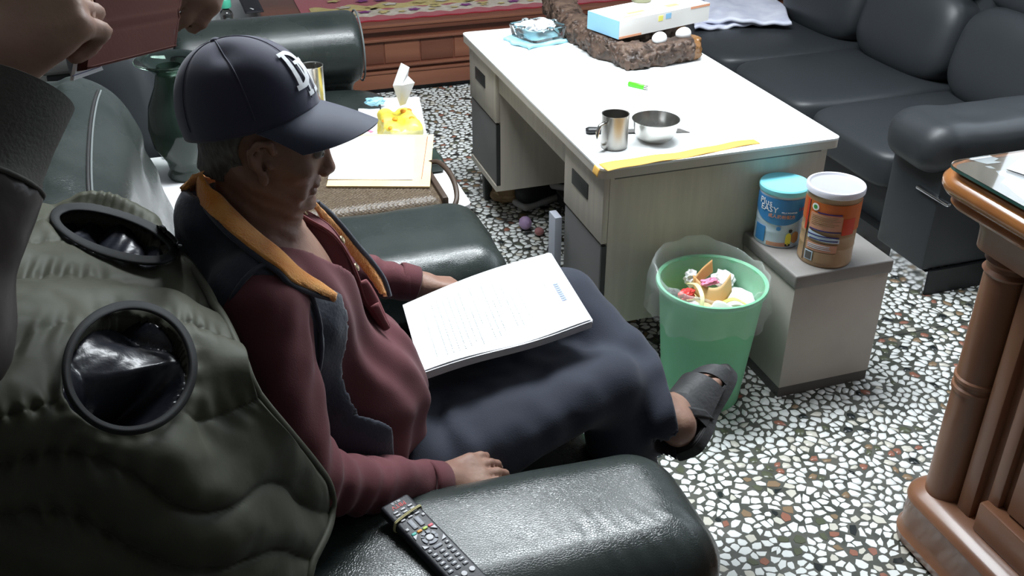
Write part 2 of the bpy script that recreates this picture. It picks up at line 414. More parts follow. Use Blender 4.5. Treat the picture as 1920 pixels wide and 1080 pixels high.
def vnoise(P, s, seed=0):
    Q = P*s+seed*17.3; i = np.floor(Q).astype(np.int64); f = Q-i; f = f*f*(3-2*f)
    def h(x, y, z):
        n = (x*374761393+y*668265263+z*1274126177) & 0x7fffffff; n = ((n ^ (n >> 13))*1103515245) & 0x7fffffff
        return (n & 0xffff)/65535.0
    r = 0
    for a in (0, 1):
        for b in (0, 1):
            for c in (0, 1):
                wt = (f[:, 0] if a else 1-f[:, 0])*(f[:, 1] if b else 1-f[:, 1])*(f[:, 2] if c else 1-f[:, 2])
                r = r+wt*h(i[:, 0]+a, i[:, 1]+b, i[:, 2]+c)
    return r*2-1
def sdf_mesh(name, fn, lo, hi, vx, mt, parent=None, sm=180, relax=1, label=None, split=None):
    lo = np.array(lo, dtype=np.float32); hi = np.array(hi, dtype=np.float32); B = 8
    nb = np.ceil((hi-lo)/(vx*B)).astype(int)+1; n = nb*B
    bi = np.stack(np.meshgrid(*[np.arange(k) for k in nb], indexing='ij'), -1).reshape(-1, 3)
    cen = lo+(bi*B+B/2-0.5).astype(np.float32)*vx
    dc = fn(cen); act = np.abs(dc) < vx*B*0.87*1.7
    D = np.repeat(np.repeat(np.repeat(np.where(dc < 0, -1.0, 1.0).astype(np.float32).reshape(nb), B, 0), B, 1), B, 2)
    loc = np.stack(np.meshgrid(*[np.arange(B)]*3, indexing='ij'), -1).reshape(-1, 3)
    ab = bi[act]
    for s in range(0, len(ab), 600):
        g = (ab[s:s+600, None, :]*B+loc[None]).reshape(-1, 3)
        D[g[:, 0], g[:, 1], g[:, 2]] = fn(lo+g.astype(np.float32)*vx)
    S = D < 0
    m = S[:-1, :-1, :-1].astype(np.int8)
    m = m.copy()
    for a in (0, 1):
        for b in (0, 1):
            for c in (0, 1):
                if a+b+c: m += S[a:n[0]-1+a, b:n[1]-1+b, c:n[2]-1+c]
    cells = np.argwhere((m > 0) & (m < 8)); ids = np.full(m.shape, -1, dtype=np.int32); ids[tuple(cells.T)] = np.arange(len(cells))
    corner = {}
    for a in (0, 1):
        for b in (0, 1):
            for c in (0, 1): corner[(a, b, c)] = D[cells[:, 0]+a, cells[:, 1]+b, cells[:, 2]+c]
    acc = np.zeros((len(cells), 3)); cnt = np.zeros(len(cells))
    for k1 in corner:
        for ax in range(3):
            if k1[ax] == 0:
                k2 = list(k1); k2[ax] = 1; d1 = corner[k1]; d2 = corner[tuple(k2)]
                hit = (d1 < 0) != (d2 < 0); t = np.where(hit, d1/np.where(hit, d1-d2, 1), 0)
                p = np.tile(np.array(k1, float), (len(cells), 1)); p[:, ax] = t
                acc += p*hit[:, None]; cnt += hit
    verts = (cells+acc/cnt[:, None])*vx+lo
    quads = []
    for ax in range(3):
        u, v2 = (ax+1) % 3, (ax+2) % 3
        sl1 = [slice(None)]*3; sl2 = [slice(None)]*3; sl1[ax] = slice(0, -1); sl2[ax] = slice(1, None)
        e = np.argwhere(S[tuple(sl1)] != S[tuple(sl2)])
        e = e[(e[:, u] > 0) & (e[:, v2] > 0) & (e[:, u] < n[u]-1) & (e[:, v2] < n[v2]-1)]
        sgn = S[tuple(e.T)]
        def idx(du, dv): q = e.copy(); q[:, u] += du; q[:, v2] += dv; return ids[tuple(q.T)]
        q = np.stack([idx(-1, -1), idx(0, -1), idx(0, 0), idx(-1, 0)], 1)
        q[~sgn] = q[~sgn][:, ::-1]; quads.append(q)
    Q = np.concatenate(quads); Q = Q[(Q >= 0).all(1)]
    for _ in range(relax):
        s = np.zeros_like(verts); c = np.zeros(len(verts))
        for a, b in ((0, 1), (1, 2), (2, 3), (3, 0)):
            for p_, q_ in ((a, b), (b, a)):
                for k in range(3): s[:, k] += np.bincount(Q[:, p_], verts[Q[:, q_], k], len(verts))
                c += np.bincount(Q[:, p_], minlength=len(verts))
        verts = verts*0.5+0.5*s/np.maximum(c, 1)[:, None]
    base = origin_of(parent); verts = verts-np.array(base)
    me = bpy.data.meshes.new(name); me.vertices.add(len(verts)); me.vertices.foreach_set('co', verts.astype(np.float32).ravel())
    me.loops.add(len(Q)*4); me.loops.foreach_set('vertex_index', Q.ravel().astype(np.int32))
    me.polygons.add(len(Q)); me.polygons.foreach_set('loop_start', np.arange(0, len(Q)*4, 4, dtype=np.int32)); me.polygons.foreach_set('loop_total', np.full(len(Q), 4, dtype=np.int32))
    me.update(calc_edges=True); me.validate()
    if split is not None:
        cc = verts[Q].mean(axis=1)+np.array(base); mi = split(cc).astype(np.int32)
        me.polygons.foreach_set('material_index', mi)
    o = bpy.data.objects.new(name, me); finish(o, mt, parent, sm)
    if label: o['label'] = label
    return o
# ================= the setting =================
bm = NB(); bx(bm, -2.0, 3.6, -1.5, 6.3, -0.08, 0.0); floor = struct('floor', bm, 'matrix')
bm = NB(); bx(bm, -2.0, 3.6, 6.3, 6.4, -0.08, 2.8); struct('wall_back', bm, 'wall')
bm = NB(); bx(bm, 3.6, 3.7, -1.5, 6.3, -0.08, 2.8); struct('wall_right', bm, 'wall')
bm = NB(); bx(bm, -2.1, -2.0, -1.5, 6.3, -0.08, 2.8); struct('wall_left', bm, 'wall_dark')
bm = NB(); bx(bm, -2.0, 3.6, -1.6, -1.5, -0.08, 2.8); struct('wall_front', bm, 'wall_dark')
bm = NB(); bx(bm, -2.1, 3.7, -1.6, 6.4, 2.8, 2.9); struct('ceiling', bm, 'ceiling')

# terrazzo chips: each a low stone polygon standing a hair proud of the matrix
def chips():
    s = 0.0262; x0, x1, y0, y1 = -0.5, 2.55, 0.75, 5.2
    nx, ny = int((x1-x0)/s), int((y1-y0)/s); rg = np.random.RandomState(3)
    jit = rg.uniform(-0.49, 0.49, (ny+4, nx+4, 2)); size = rg.uniform(0.0, 1.0, (ny+4, nx+4))
    gx, gy = np.meshgrid(np.arange(nx+4), np.arange(ny+4)); cx = (gx+jit[..., 0])*s+x0-2*s; cy = (gy+jit[..., 1])*s+y0-2*s
    K = 7; core = (slice(2, -2), slice(2, -2)); px = cx[core].ravel(); py = cy[core].ravel(); sz = size[core].ravel()
    th = (np.arange(K)/K*2*PI)[None, :]+rg.uniform(0, 2*PI, (len(px), 1))+rg.uniform(-0.22, 0.22, (len(px), K))
    r = np.full((len(px), K), 0.025)
    for dy in range(-2, 3):
        for dx in range(-2, 3):
            if dx == dy == 0: continue
            qx = cx[2+dy:ny+2+dy, 2+dx:nx+2+dx].ravel(); qy = cy[2+dy:ny+2+dy, 2+dx:nx+2+dx].ravel()
            d = np.hypot(qx-px, qy-py)+1e-6; a = np.arctan2(qy-py, qx-px); c = np.cos(th-a[:, None])
            rr = np.where(c > 0.08, (d[:, None]*0.5-0.0007)/np.maximum(c, 0.08), 1)
            r = np.minimum(r, rr)
    r = np.maximum(r*(0.93+0.07*sz[:, None])*rg.uniform(0.93, 1.0, r.shape), 0.001)
    fi = rg.uniform(0, PI, (len(px), 1)); r = r*(1-rg.uniform(0, .42, (len(px), 1))*np.cos(th-fi)**2)
    keep = (r.mean(1) > 0.0034)
    # thin dividing strips in the floor
    keep &= (np.abs(py-2.158) > 0.004) | (px < 1.78)
    px, py, r, th = px[keep], py[keep], r[keep], th[keep]
    pick = rg.uniform(0, 1, len(px)); mi = np.select([pick < 0.80, pick < 0.87, pick < 0.90, pick < 0.935, pick < 0.97], [0, 1, 2, 3, 4], 5)
    tops = np.stack([px[:, None]+r*np.cos(th), py[:, None]+r*np.sin(th)], -1)
    U, Vv = proj_np(np.stack([px, py, np.zeros_like(px)], -1))
    vis = (U > 1260) & (U < 1760) & (Vv > 640) & (Vv < 1090)
    near = np.argsort(np.hypot(np.hypot(px, py), 1.73)+np.where(vis, 0, 99))[:295]
    isn = np.zeros(len(px), bool); isn[near] = True
    mats = ['chip_white', 'chip_cream', 'chip_rust', 'chip_olive', 'chip_black', 'chip_tan']
    H = 0.0009
    def build(sel):
        n = len(sel); t = tops[sel]; b = np.stack([px[sel], py[sel]], -1)[:, None]+(t-np.stack([px[sel], py[sel]], -1)[:, None])*1.05
        v = np.zeros((n, 2*K, 3)); v[:, :K, :2] = t; v[:, :K, 2] = H; v[:, K:, :2] = b; v[:, K:, 2] = -0.0002
        return v
    rest = np.where(~isn)[0]; v = build(rest).reshape(-1, 3); n = len(rest); base = (np.arange(n)*2*K)[:, None]
    topf = base+np.arange(K)[None]; k = np.arange(K); side = np.stack([K+k, K+(k+1) % K, (k+1) % K, k], 1)
    me = bpy.data.meshes.new('stone_chips'); me.vertices.add(len(v)); me.vertices.foreach_set('co', v.astype(np.float32).ravel())
    sf = (base[:, :, None]+side[None]).reshape(-1)
    me.loops.add(n*K+len(sf)); me.loops.foreach_set('vertex_index', np.concatenate([topf.ravel(), sf]).astype(np.int32))
    ls = np.concatenate([np.arange(n)*K, n*K+np.arange(n*K)*4]); lt = np.concatenate([np.full(n, K), np.full(n*K, 4)])
    me.polygons.add(len(ls)); me.polygons.foreach_set('loop_start', ls.astype(np.int32)); me.polygons.foreach_set('loop_total', lt.astype(np.int32))
    me.polygons.foreach_set('material_index', np.concatenate([mi[rest], np.repeat(mi[rest], K)]).astype(np.int32))
    me.update(calc_edges=True); me.validate(); o = bpy.data.objects.new('stone_chips', me); finish(o, mats, floor, None); o['kind'] = 'stuff'
    for i in near:
        c = np.array([px[i], py[i], 0]); vv = build(np.array([i]))[0]-c
        me = bpy.data.meshes.new('stone_chip'); me.from_pydata([tuple(q) for q in vv], [], [tuple(range(K))]+[tuple(q) for q in side.tolist()])
        me.materials.append(MT[mats[mi[i]]]); o = bpy.data.objects.new('stone_chip', me); o.location = c; COL.objects.link(o); o.parent = floor
chips()
bm = NB(); bx(bm, 1.775, 2.55, 2.1565, 2.1595, 0, 0.001); obj('divider_strip', bm, 'dark_trim', floor)
# ceiling lamp (a lit panel above the room)
t = thing('ceiling_lamp', 'long white lit panel lamp on the ceiling above the desk', 'lamp', (1.0, 2.65, 2.8))
bm = NB(); bx(bm, 0.0, 2.0, 2.3, 3.0, 2.72, 2.80, 0.01); obj('lamp_frame', bm, 'table_white', t)
bm = NB(); bx(bm, 0.05, 1.95, 2.35, 2.95, 2.712, 2.72); obj('diffuser', bm, 'lamp_glow', t)

# ================= desk =================
DX0, DX1, DY0, DY1, DZ = 0.981, 1.727, 2.243, 3.62, 0.676
t = thing('desk', 'pale grey desk with white top, two drawer pedestals and an open kneehole', 'desk', (1.35, 2.9, 0))
bm = NB(); prism(bm, rrect(DX0, DX1, DY0, DY1, 0.022), DZ-0.006, DZ); obj('tabletop', bm, 'desk_top', t)
bm = NB(); prism(bm, rrect(DX0+.001, DX1-.001, DY0+.001, DY1-.001, 0.021), DZ-0.030, DZ-0.006); obj('tabletop_edge', bm, 'desk_edge', t)
BX0, BX1 = 1.003, 1.700; BY0, BY1 = 2.266, 3.598; N1, F0 = 2.565, 3.262
for y0, y1 in ((BY0, N1), (F0, BY1)):   # pedestals as carcasses
    bm = NB()
    bx(bm, BX0+.018, BX1, y0, y0+.018, 0.165, DZ-.031); bx(bm, BX0+.018, BX1, y1-.018, y1, 0.165, DZ-.031)
    bx(bm, BX0+.018, BX1, y0+.0175, y1-.0175, 0.165, 0.183); bx(bm, BX1-.018, BX1, y0+.018, y1-.018, 0.183, DZ-.031)
    obj('carcass', bm, 'desk_body', t)
bm = NB(); bx(bm, BX1-.02, BX1-.004, N1, F0, 0.30, DZ-.031); obj('modesty_panel', bm, 'desk_inner', t)
bm = NB(); bx(bm, BX0+.012, BX0+.030, N1, F0, 0.552, DZ-.031, .001); obj('apron', bm, 'desk_body', t)
bm = NB(); bx(bm, BX0+.03, BX1-.02, BY0-.0005, BY1, DZ-.044, DZ-.030); obj('under_top_groove', bm, 'plinth', t)
for y0, y1 in ((BY0, N1), (F0, BY1)):
    bm = NB(); bx(bm, BX0, BX0+.018, y0+.001, y1-.001, 0.437, DZ-.033, .0015); d = obj('drawer', bm, 'desk_body', t)
    ym = (y0+y1)/2+.02
    bm = NB(); bx(bm, BX0-.003, BX0+.004, ym-.062, ym+.062, 0.528, 0.575, .001); h = obj('recessed_handle', bm, 'dark_trim', d)
    bm = NB(); bx(bm, BX0-.0045, BX0-.002, ym-.054, ym+.054, 0.535, 0.568); obj('handle_scoop', bm, 'plinth', d) if False else bm.free()
    bm = NB(); bx(bm, BX0+.004, BX0+.018, y0+.012, y1-.004, 0.19, 0.428, .0015); dr = obj('door', bm, 'desk_grey', t)
    bm = NB(); bx(bm, BX0+.003, BX0+.018, y0+.001, y0+.010, 0.19, 0.428); obj('door_edge', bm, 'dark_trim', dr)
    bm = NB(); bx(bm, BX0, BX0+.018, y0+.001, y1-.001, 0.165, 0.187); obj('bottom_rail', bm, 'desk_body', t)
    for x in (BX0+.05, BX1-.05):
        for y in ((y0+.05, y1-.05) if y0 < 3 else (y1-.05,)):
            bm = NB(); box(bm, (x, y, .0835), (.04, .04, .163), .003, taper=.7); obj('leg', bm, 'dark_trim', t)
# faint veining and scratches lying in the top
def streak(a, b, wd, name='scratch'):
    a, b = V(a), V(b); s = (b-a).normalized().cross(V((0, 0, 1)))*wd; bm = NB()
    pts = [a.lerp(b, i/8)+s*random.uniform(-3, 3) for i in range(9)]
    tube(bm, [p+V((0, 0, .0002)) for p in pts], wd, 4, flat=.3); o = obj(name, bm, 'desk_edge', t)
streak(AZ(1188, 132, DZ), AZ(1191, 155, DZ), .0006); streak(AZ(1290, 262, DZ), AZ(1400, 230, DZ), .0005)

# ================= stool =================
t = thing('storage_stool', 'square beige box stool with grey vinyl top beside the green bin', 'stool', (1.61, 2.13, 0))
SX0, SX1, SY0, SY1 = 1.454, 1.768, 1.976, 2.262
bm = NB(); bx(bm, SX0+.006, SX1-.006, SY0+.006, SY1, 0.035, 0.375, .002); obj('body', bm, 'stool_side', t)
bm = NB(); bx(bm, SX0+.008, SX1-.008, SY0+.008, SY1-.002, 0.0, 0.035); obj('plinth', bm, 'plinth', t)
bm = NB(); bx(bm, SX0, SX1, SY0, SY1, 0.368, 0.41, .006, 3); obj('cushion_top', bm, 'stool_vinyl', t, label='dark grey vinyl top')

# ================= milk powder cans =================
def can(name, label, c, r, h, body, lidm, group=None):
    t = thing(name, label, 'can', c); x, y, z = c
    prof = [(0, .0), (r*.97, .0), (r, .004), (r, .012)]
    k = 5
    for i in range(k): z0 = .02+(h-.04)*i/k; prof += [(r*.988, z0+.003), (r*.988, z0+(h-.04)/k-.004), (r, z0+(h-.04)/k)]
    prof += [(r, h-.012), (0, h-.012)]
    bm = NB(); lathe(bm, c, prof, 56); obj('can_body', bm, body, t)
    return t
def wrap(c, r, ang0):
    def f(p): a = ang0+p.x/r; rr = r+p.z; return V((c[0]+rr*math.cos(a), c[1]+rr*math.sin(a), c[2]+p.y))
    return f
def patch(par, name, mt, c, r, ang0, x0, x1, y0, y1, off=.0006, n=14, shape=None):
    bm = NB(); f = wrap(c, r, ang0)
    grid_surface(bm, lambda u, v: f(V((x0+(x1-x0)*u, (y0+(y1-y0)*v) if shape is None else shape(u, v), off))), n, 4, 0.0008)
    return obj(name, bm, mt, par)
def blue_can():
    p = AZ(1447, 438, .41); c = (p.x, 2.115, .41); c = (1.527, 2.196, .41)
    r, h = .068, .174; t = can('milk_powder_can', 'blue and white milk powder can with a pale blue lid', c, r, h, 'can_pale', None)
    bm = NB(); lathe(bm, (c[0], c[1], c[2]+h-.016), [(r+.0015, 0), (r+.003, .004), (r+.003, .014), (r, .018), (r-.004, .0165), (0, .0165)], 56); obj('lid', bm, 'can_lid_blue', t)
    a0 = math.atan2(-c[1], -c[0])  # side that faces the room
    R = r*.99+.001
    # blue panel with a curved lower edge
    patch(t, 'label_panel', 'can_blue', c, R, a0, -.095, .088, .08, .152, .0010, 30, lambda u, v: (.072+.034*abs(2*u-1)**2.2)*(1-v)+.150*v)
    patch(t, 'side_panel', 'can_blue', c, R, a0, -.075, -.038, .012, .06, .0012)
    patch(t, 'foot_stripe', 'can_pink', c, R, a0, -.030, .03, .006, .018, .0012)
    f = wrap(c, R, a0)
    for s, sz, x, y, m, nm in (('Plus', .026, -.046, .135, 'paper_white', 'lettering'), ('EASY', .024, -.034, .117, 'paper_white', 'lettering'), ('成人奶粉配方', .0125, .004, .0985, 'print_orange', 'lettering'),
                           ('MILK POWDER', .0065, .024, .112, 'paper_white', 'lettering'), ('1.6', .015, .058, .120, 'print_red', 'lettering')):
        bm = NB(); text_mesh(bm, s, sz, lambda q, x=x, y=y: f(V((q.x+x, q.y+y, .0030+q.z))), .0006); obj(nm, bm, m, t, None)
    for x, y, wd, hh, m in ((.030, .030, .016, .038, 'print_yellow'), (.050, .034, .022, .036, 'print_skin'), (.034, .0555, .010, .011, 'dark_trim'), (.030, .012, .015, .009, 'dark_trim'), (.0, .062, .012, .012, 'can_blue')):
        bm = NB(); n = 12; grid_surface(bm, lambda u, v: f(V((x+(u-.5)*wd*math.sqrt(max(.02, 1-(2*v-1)**4)), y+(v-.5)*hh, .0026))), 4, 8, .0006); obj('printed_picture', bm, m, t)
blue_can()
def orange_can():
    c = (1.590, 2.055, .41); r, h = .0735, .222; a0 = math.atan2(-c[1], -c[0])
    t = can('milk_powder_can', 'orange and tan milk powder can with a milky plastic lid', c, r, h, 'can_tan', None)
    z = c[2]+h
    bm = NB(); lathe(bm, (c[0], c[1], z-.016), [(r+.001, -.001), (r+.0045, .002), (r+.005, .014), (r+.003, .018), (r-.002, .018), (r-.005, .012)], 60); obj('lid', bm, 'can_lid_clear', t)
    bm = NB(); lathe(bm, (c[0], c[1], z-.016), [(r-.005, .012), (r-.008, .0105), (0, .0105)], 60); obj('lid_membrane', bm, 'can_lid_inner', t)
    R = r*.99+.001; f = wrap(c, R, a0)
    patch(t, 'label_panel', 'can_orange', c, R, a0, -.1, .125, .118, .190, .0008, 30, lambda u, v: (.128-.022*u)*(1-v)+.190*v)
    patch(t, 'seam_stripe', 'can_red', c, R, a0, -.073, -.064, .10, .19, .0016, 3)
    patch(t, 'seam_stripe', 'dark_trim', c, R, a0, -.064, -.0615, .01, .19, .0018, 2)
    patch(t, 'red_panel', 'can_red', c, R, a0, .036, .074, .102, .150, .0014, 6)
    patch(t, 'text_panel', 'can_pink', c, R, a0, -.055, .034, .112, .158, .0016, 10)
    patch(t, 'text_panel', 'can_pale', c, R, a0, -.055, .034, .078, .106, .0016, 10, lambda u, v: (.082-.004*u)+(.024-.012*u)*v)
    patch(t, 'text_panel', 'can_pink', c, R, a0, -.055, .030, .048, .072, .0014, 10)
    patch(t, 'text_panel', 'can_pale', c, R, a0, -.056, -.031, .016, .044, .0014, 5)
    patch(t, 'barcode_panel', 'plinth', c, R, a0, -.053, -.034, .019, .041, .0022, 5)
    patch(t, 'text_panel', 'can_tan', c, R, a0, -.026, .030, .014, .046, .0014, 7)
    for x0, x1, y in ((-.034, .030, .161), (-.052, .033, .110), (-.055, .031, .094), (-.048, .029, .083)):
        patch(t, 'printed_line', 'can_navy', c, R, a0, x0, x1, y, y+.0028, .0028, 8)
    for i in range(9):
        y = (.152, .147, .142, .137, .132, .127, .066, .061, .056)[i]; patch(t, 'printed_line', 'can_tan' if i < 6 else 'can_pale', c, R, a0, -.050, .018+random.uniform(-.01, .01), y, y+.0012, .0028, 6)
    bm = NB(); g = lambda u, v: f(V((-.043+.0105*(1-v)*math.cos(2*PI*u), .176+.0105*(1-v)*math.sin(2*PI*u), .003))); grid_surface(bm, g, 20, 2); obj('round_seal', bm, 'paper_white', t)
    bm = NB(); g = lambda u, v: f(V((-.043+.006*(1-v)*math.cos(2*PI*u), .176+.006*(1-v)*math.sin(2*PI*u), .0036))); grid_surface(bm, g, 16, 2); obj('seal_mark', bm, 'print_green', t)
orange_can()

# ================= waste bin, its bag and what is in it =================
BC = V((1.262, 2.085, 0)); BR, BB, BH = .150, .112, .372
t = thing('waste_bin', 'translucent green plastic waste bin in front of the desk', 'bin', BC)
bm = NB(); prof = [(0, .004), (BB-.006, .004), (BB, .0)]+[(BB+(BR-.004-BB)*i/10, BH*i/10) for i in range(1, 11)]
prof += [(BR-.007, BH), (BB-.005, .012), (0, .012)]
lathe(bm, BC, prof, 64); obj('bin_wall', bm, 'bin_green', t)
bm = NB(); lathe(bm, BC, [(BR-.007, BH-.010), (BR+.003, BH-.010), (BR+.005, BH-.004), (BR+.003, BH+.003), (BR-.003, BH+.004), (BR-.007, BH)], 64, closed=True); obj('rim', bm, 'bin_rim', t)
bm = NB()
def bagf(u, v):
    a = 2*PI*u; w1 = vn1(a*3, 1); w2 = vn1(a*7+v*2, 5)
    left = max(0, math.cos(a-math.radians(200)))
    back = max(0, math.cos(a-math.radians(105)))
    if v < .45:      # inside, hanging down the wall
        s = v/.45; r = (BR-.012)*(.86+.14*s)+.004*w2; z = .17+(BH-.17)*s+.0
    elif v < .62:    # over the rim, standing up in folds
        s = (v-.45)/.17; r = BR-.006+.016*s+.022*left*s+.004*w2; z = BH+.012*math.sin(PI*s)+(.012+.042*back+.012*left+.008*w1)*math.sin(PI*min(1, s)*.9)
    else:            # hanging down outside
        s = (v-.62)/.38; r = BR+.010+.022*left*(1-s*.3)+.004*back+.006*w2*(.3+s)+.004*s; z = BH+(.012+.042*back+.012*left+.008*w1)*math.sin(PI*.9)*(1-s)-(.085+.018*w1)*s**1.1
    return V((BC.x+r*math.cos(a), BC.y+r*math.sin(a), z))
def vn1(x, sd):
    return math.sin(x*1.7+sd)*.5+math.sin(x*2.9+sd*2.1)*.3+math.sin(x*5.3+sd*.7)*.2
grid_surface(bm, bagf, 120, 40)
tag(obj('bin_liner', bm, 'bag_clear', None, 180, loc=BC), 'clear plastic bag lining the green bin and folded over its rim', 'bag')
def crumple(name, label, cat, c, s, mt, seed, p=1.0, rot=(0, 0, 0), flat=1.0):
    rs = random.Random(seed); bm = NB(); bmesh.ops.create_icosphere(bm, subdivisions=3, radius=1.0)
    R = Matrix.Rotation(rot[0], 3, 'X') @ Matrix.Rotation(rot[1], 3, 'Y') @ Matrix.Rotation(rot[2], 3, 'Z')
    from mathutils import noise
    for v in bm.verts:
        d = noise.noise(v.co*2.2+V((seed*3.1, 0, 0)))*.55*p+noise.noise(v.co*5+V((0, seed*1.3, 0)))*.28*p; q = v.co*(1+d)
        v.co = V(c)+R@V((q.x*s[0], q.y*s[1], q.z*s[2]*flat))
    return tag(obj(name, bm, mt, None, 28, loc=c), label, cat)
def curl(name, label, cat, pts, wdir, wd, mt, th=.0015, n=20, wav=.0):
    bm = NB(); P = smooth_path(pts, n); W = V(wdir).normalized()*wd
    k = len(P)-1
    grid_surface(bm, lambda u, v: P[round(u*k)]+W*(v-.5)+V((0, 0, wav*math.sin(u*17+v*5))), k, 5, th)
    return tag(obj(name, bm, mt, None, 180, loc=P[0]), label, cat)
GZ = .315
crumple('waste_paper', 'round white paper plate under the wrappers in the green bin', 'paper', (BC.x+.075, BC.y+.0, GZ-.015), (.06, .065, .02), 'paper_white', 3, .25)
crumple('crumpled_tissue', 'white tissue sticking up at the back right of the bin', 'tissue', (BC.x+.070, BC.y+.060, GZ+.018), (.034, .03, .02), 'tissue', 4)
crumple('crumpled_tissue', 'white tissue at the back centre of the bin behind the orange wrapper', 'tissue', (BC.x-.015, BC.y+.085, GZ+.022), (.022, .022, .024), 'tissue', 5)
crumple('crumpled_tissue', 'white crumpled paper at the left front of the bin under the red wrapper', 'tissue', (BC.x-.085, BC.y-.02, GZ-.006), (.036, .042, .02), 'tissue', 6)
crumple('waste_core', 'pale scraps filling the lower part of the green bin', 'waste', (BC.x, BC.y, .24), (.115, .115, .075), 'yellow_clear', 9, .2)
crumple('red_wrapper', 'crumpled red wrapper lying at the left of the bin', 'wrapper', (BC.x-.070, BC.y+.010, GZ+.022), (.030, .018, .012), 'red_wrap', 7, 1.1, (0, .2, .5))
crumple('dark_wrapper', 'small black and olive wrapper at the far left of the bin', 'wrapper', (BC.x-.098, BC.y+.045, GZ+.012), (.018, .018, .012), 'plinth', 8)
curl('orange_wrapper', 'large folded orange-brown paper wrapper on top in the bin', 'wrapper', [(BC.x-.032, BC.y+.045, GZ+.030), (BC.x-.012, BC.y+.0, GZ+.012), (BC.x+.02, BC.y-.022, GZ+.020), (BC.x+.058, BC.y-.005, GZ+.045)], (.1, .45, .75), .052, 'orange_wrap')
curl('orange_wrapper', 'upright flap of tan paper at the back middle of the bin', 'wrapper', [(BC.x-.030, BC.y+.040, GZ+.03), (BC.x+.0, BC.y+.055, GZ+.048), (BC.x+.035, BC.y+.065, GZ+.065)], (0, .3, .9), .036, 'orange_wrap')
crumple('pink_wrapper', 'small pink and white wrapper inside the folded orange paper', 'wrapper', (BC.x+.006, BC.y+.025, GZ+.040), (.030, .012, .009), 'pink_wrap', 12, 1.1, (0, .1, .2))
curl('yellow_strap', 'bent yellow band standing at the left of the orange wrapper', 'strap', [(BC.x-.062, BC.y-.060, GZ-.0), (BC.x-.046, BC.y-.035, GZ+.032), (BC.x-.040, BC.y+.01, GZ+.045), (BC.x-.045, BC.y+.05, GZ+.03)], (1, -.2, .2), .012, 'yellow_clear')
curl('yellow_strap', 'yellow band lying along the front of the bin contents', 'strap', [(BC.x-.055, BC.y-.07, GZ+.004), (BC.x-.0, BC.y-.05, GZ+.010), (BC.x+.05, BC.y-.045, GZ+.016), (BC.x+.085, BC.y-.07, GZ-.002)], (.1, 1, .2), .012, 'yellow_plastic')
curl('white_tray', 'white paper tray with a tan rim at the front of the bin', 'tray', [(BC.x-.055, BC.y-.090, GZ-.006), (BC.x-.020, BC.y-.072, GZ+.022), (BC.x+.020, BC.y-.084, GZ+.006), (BC.x+.035, BC.y-.092, GZ-.008)], (.1, .6, .6), .030, 'box_white')

# ================= things on the desk =================
def top(px, py, dz=0): p = AZ(px, py, DZ); return V((p.x, p.y, DZ+dz))
c = V((1.100, 2.43, DZ)); c = AZ(1151, 275, DZ); c = V((c.x, c.y, DZ)); mh = .098; mr = .038
t = thing('steel_mug', 'brushed steel mug with a side handle near the desk corner', 'mug', c)
bm = NB(); lathe(bm, c, [(0, .001), (mr-.003, 0), (mr-.001, .003), (mr, .01), (mr, mh-.003), (mr+.001, mh), (mr-.002, mh-.001), (mr-.0025, .006), (0, .005)], 48); obj('mug_body', bm, 'steel_dull', t, 50)
bm = NB(); hd = V((-.93, -.38, 0)).normalized()
P = smooth_path([c+hd*mr*.96+V((0, 0, .080)), c+hd*(mr+.022)+V((0, 0, .076)), c+hd*(mr+.030)+V((0, 0, .050)), c+hd*(mr+.018)+V((0, 0, .022)), c+hd*mr*.97+V((0, 0, .016))], 7)
tube(bm, P, .0058, 8, flat=.55); obj('handle', bm, 'steel', t, 180)
c = AZ(1227, 262, DZ); c = V((c.x, c.y, DZ))
t = thing('steel_bowl', 'shiny steel bowl standing right beside the mug', 'bowl', c)
bm = NB(); lathe(bm, c, [(0, .004), (.034, .004), (.036, 0), (.038, .003), (.050, .010), (.058, .024), (.062, .040), (.0625, .041), (.066, .058), (.068, .063), (.0655, .0625), (.061, .040), (.056, .024), (.048, .012), (.036, .007), (0, .007)], 64); obj('bowl_wall', bm, 'steel', t, 50)
a, b = top(1098, 250, .010), top(1288, 246, .004)
t = thing('knife', 'black-handled knife lying behind the mug and bowl', 'knife', a)
d = (b-a).normalized(); s = d.cross(V((0, 0, 1)))
bm = NB(); tube(bm, [a, a+d*.01, a+d*.06, a+d*.105], [.009, .015, .0125, .012], 10, flat=.6); obj('handle', bm, 'knife_black', t, 180)
bm = NB(); R = Matrix((d, -s, V((0, 0, 1)))).transposed(); L_ = (b-a).length
vs = [bm.verts.new(a+d*x+s*y+V((0, 0, z))) for z in (-.003, -.0015) for x, y in ((.100, -.014), (L_-.018, -.016), (L_+.006, .014), (.100, .014))]
for f in ((0, 1, 2, 3), (7, 6, 5, 4), (0, 4, 5, 1), (1, 5, 6, 2), (2, 6, 7, 3), (3, 7, 4, 0)): bm.faces.new([vs[i] for i in f])
bmesh.ops.recalc_face_normals(bm, faces=bm.faces); obj('blade', bm, 'plinth', t)
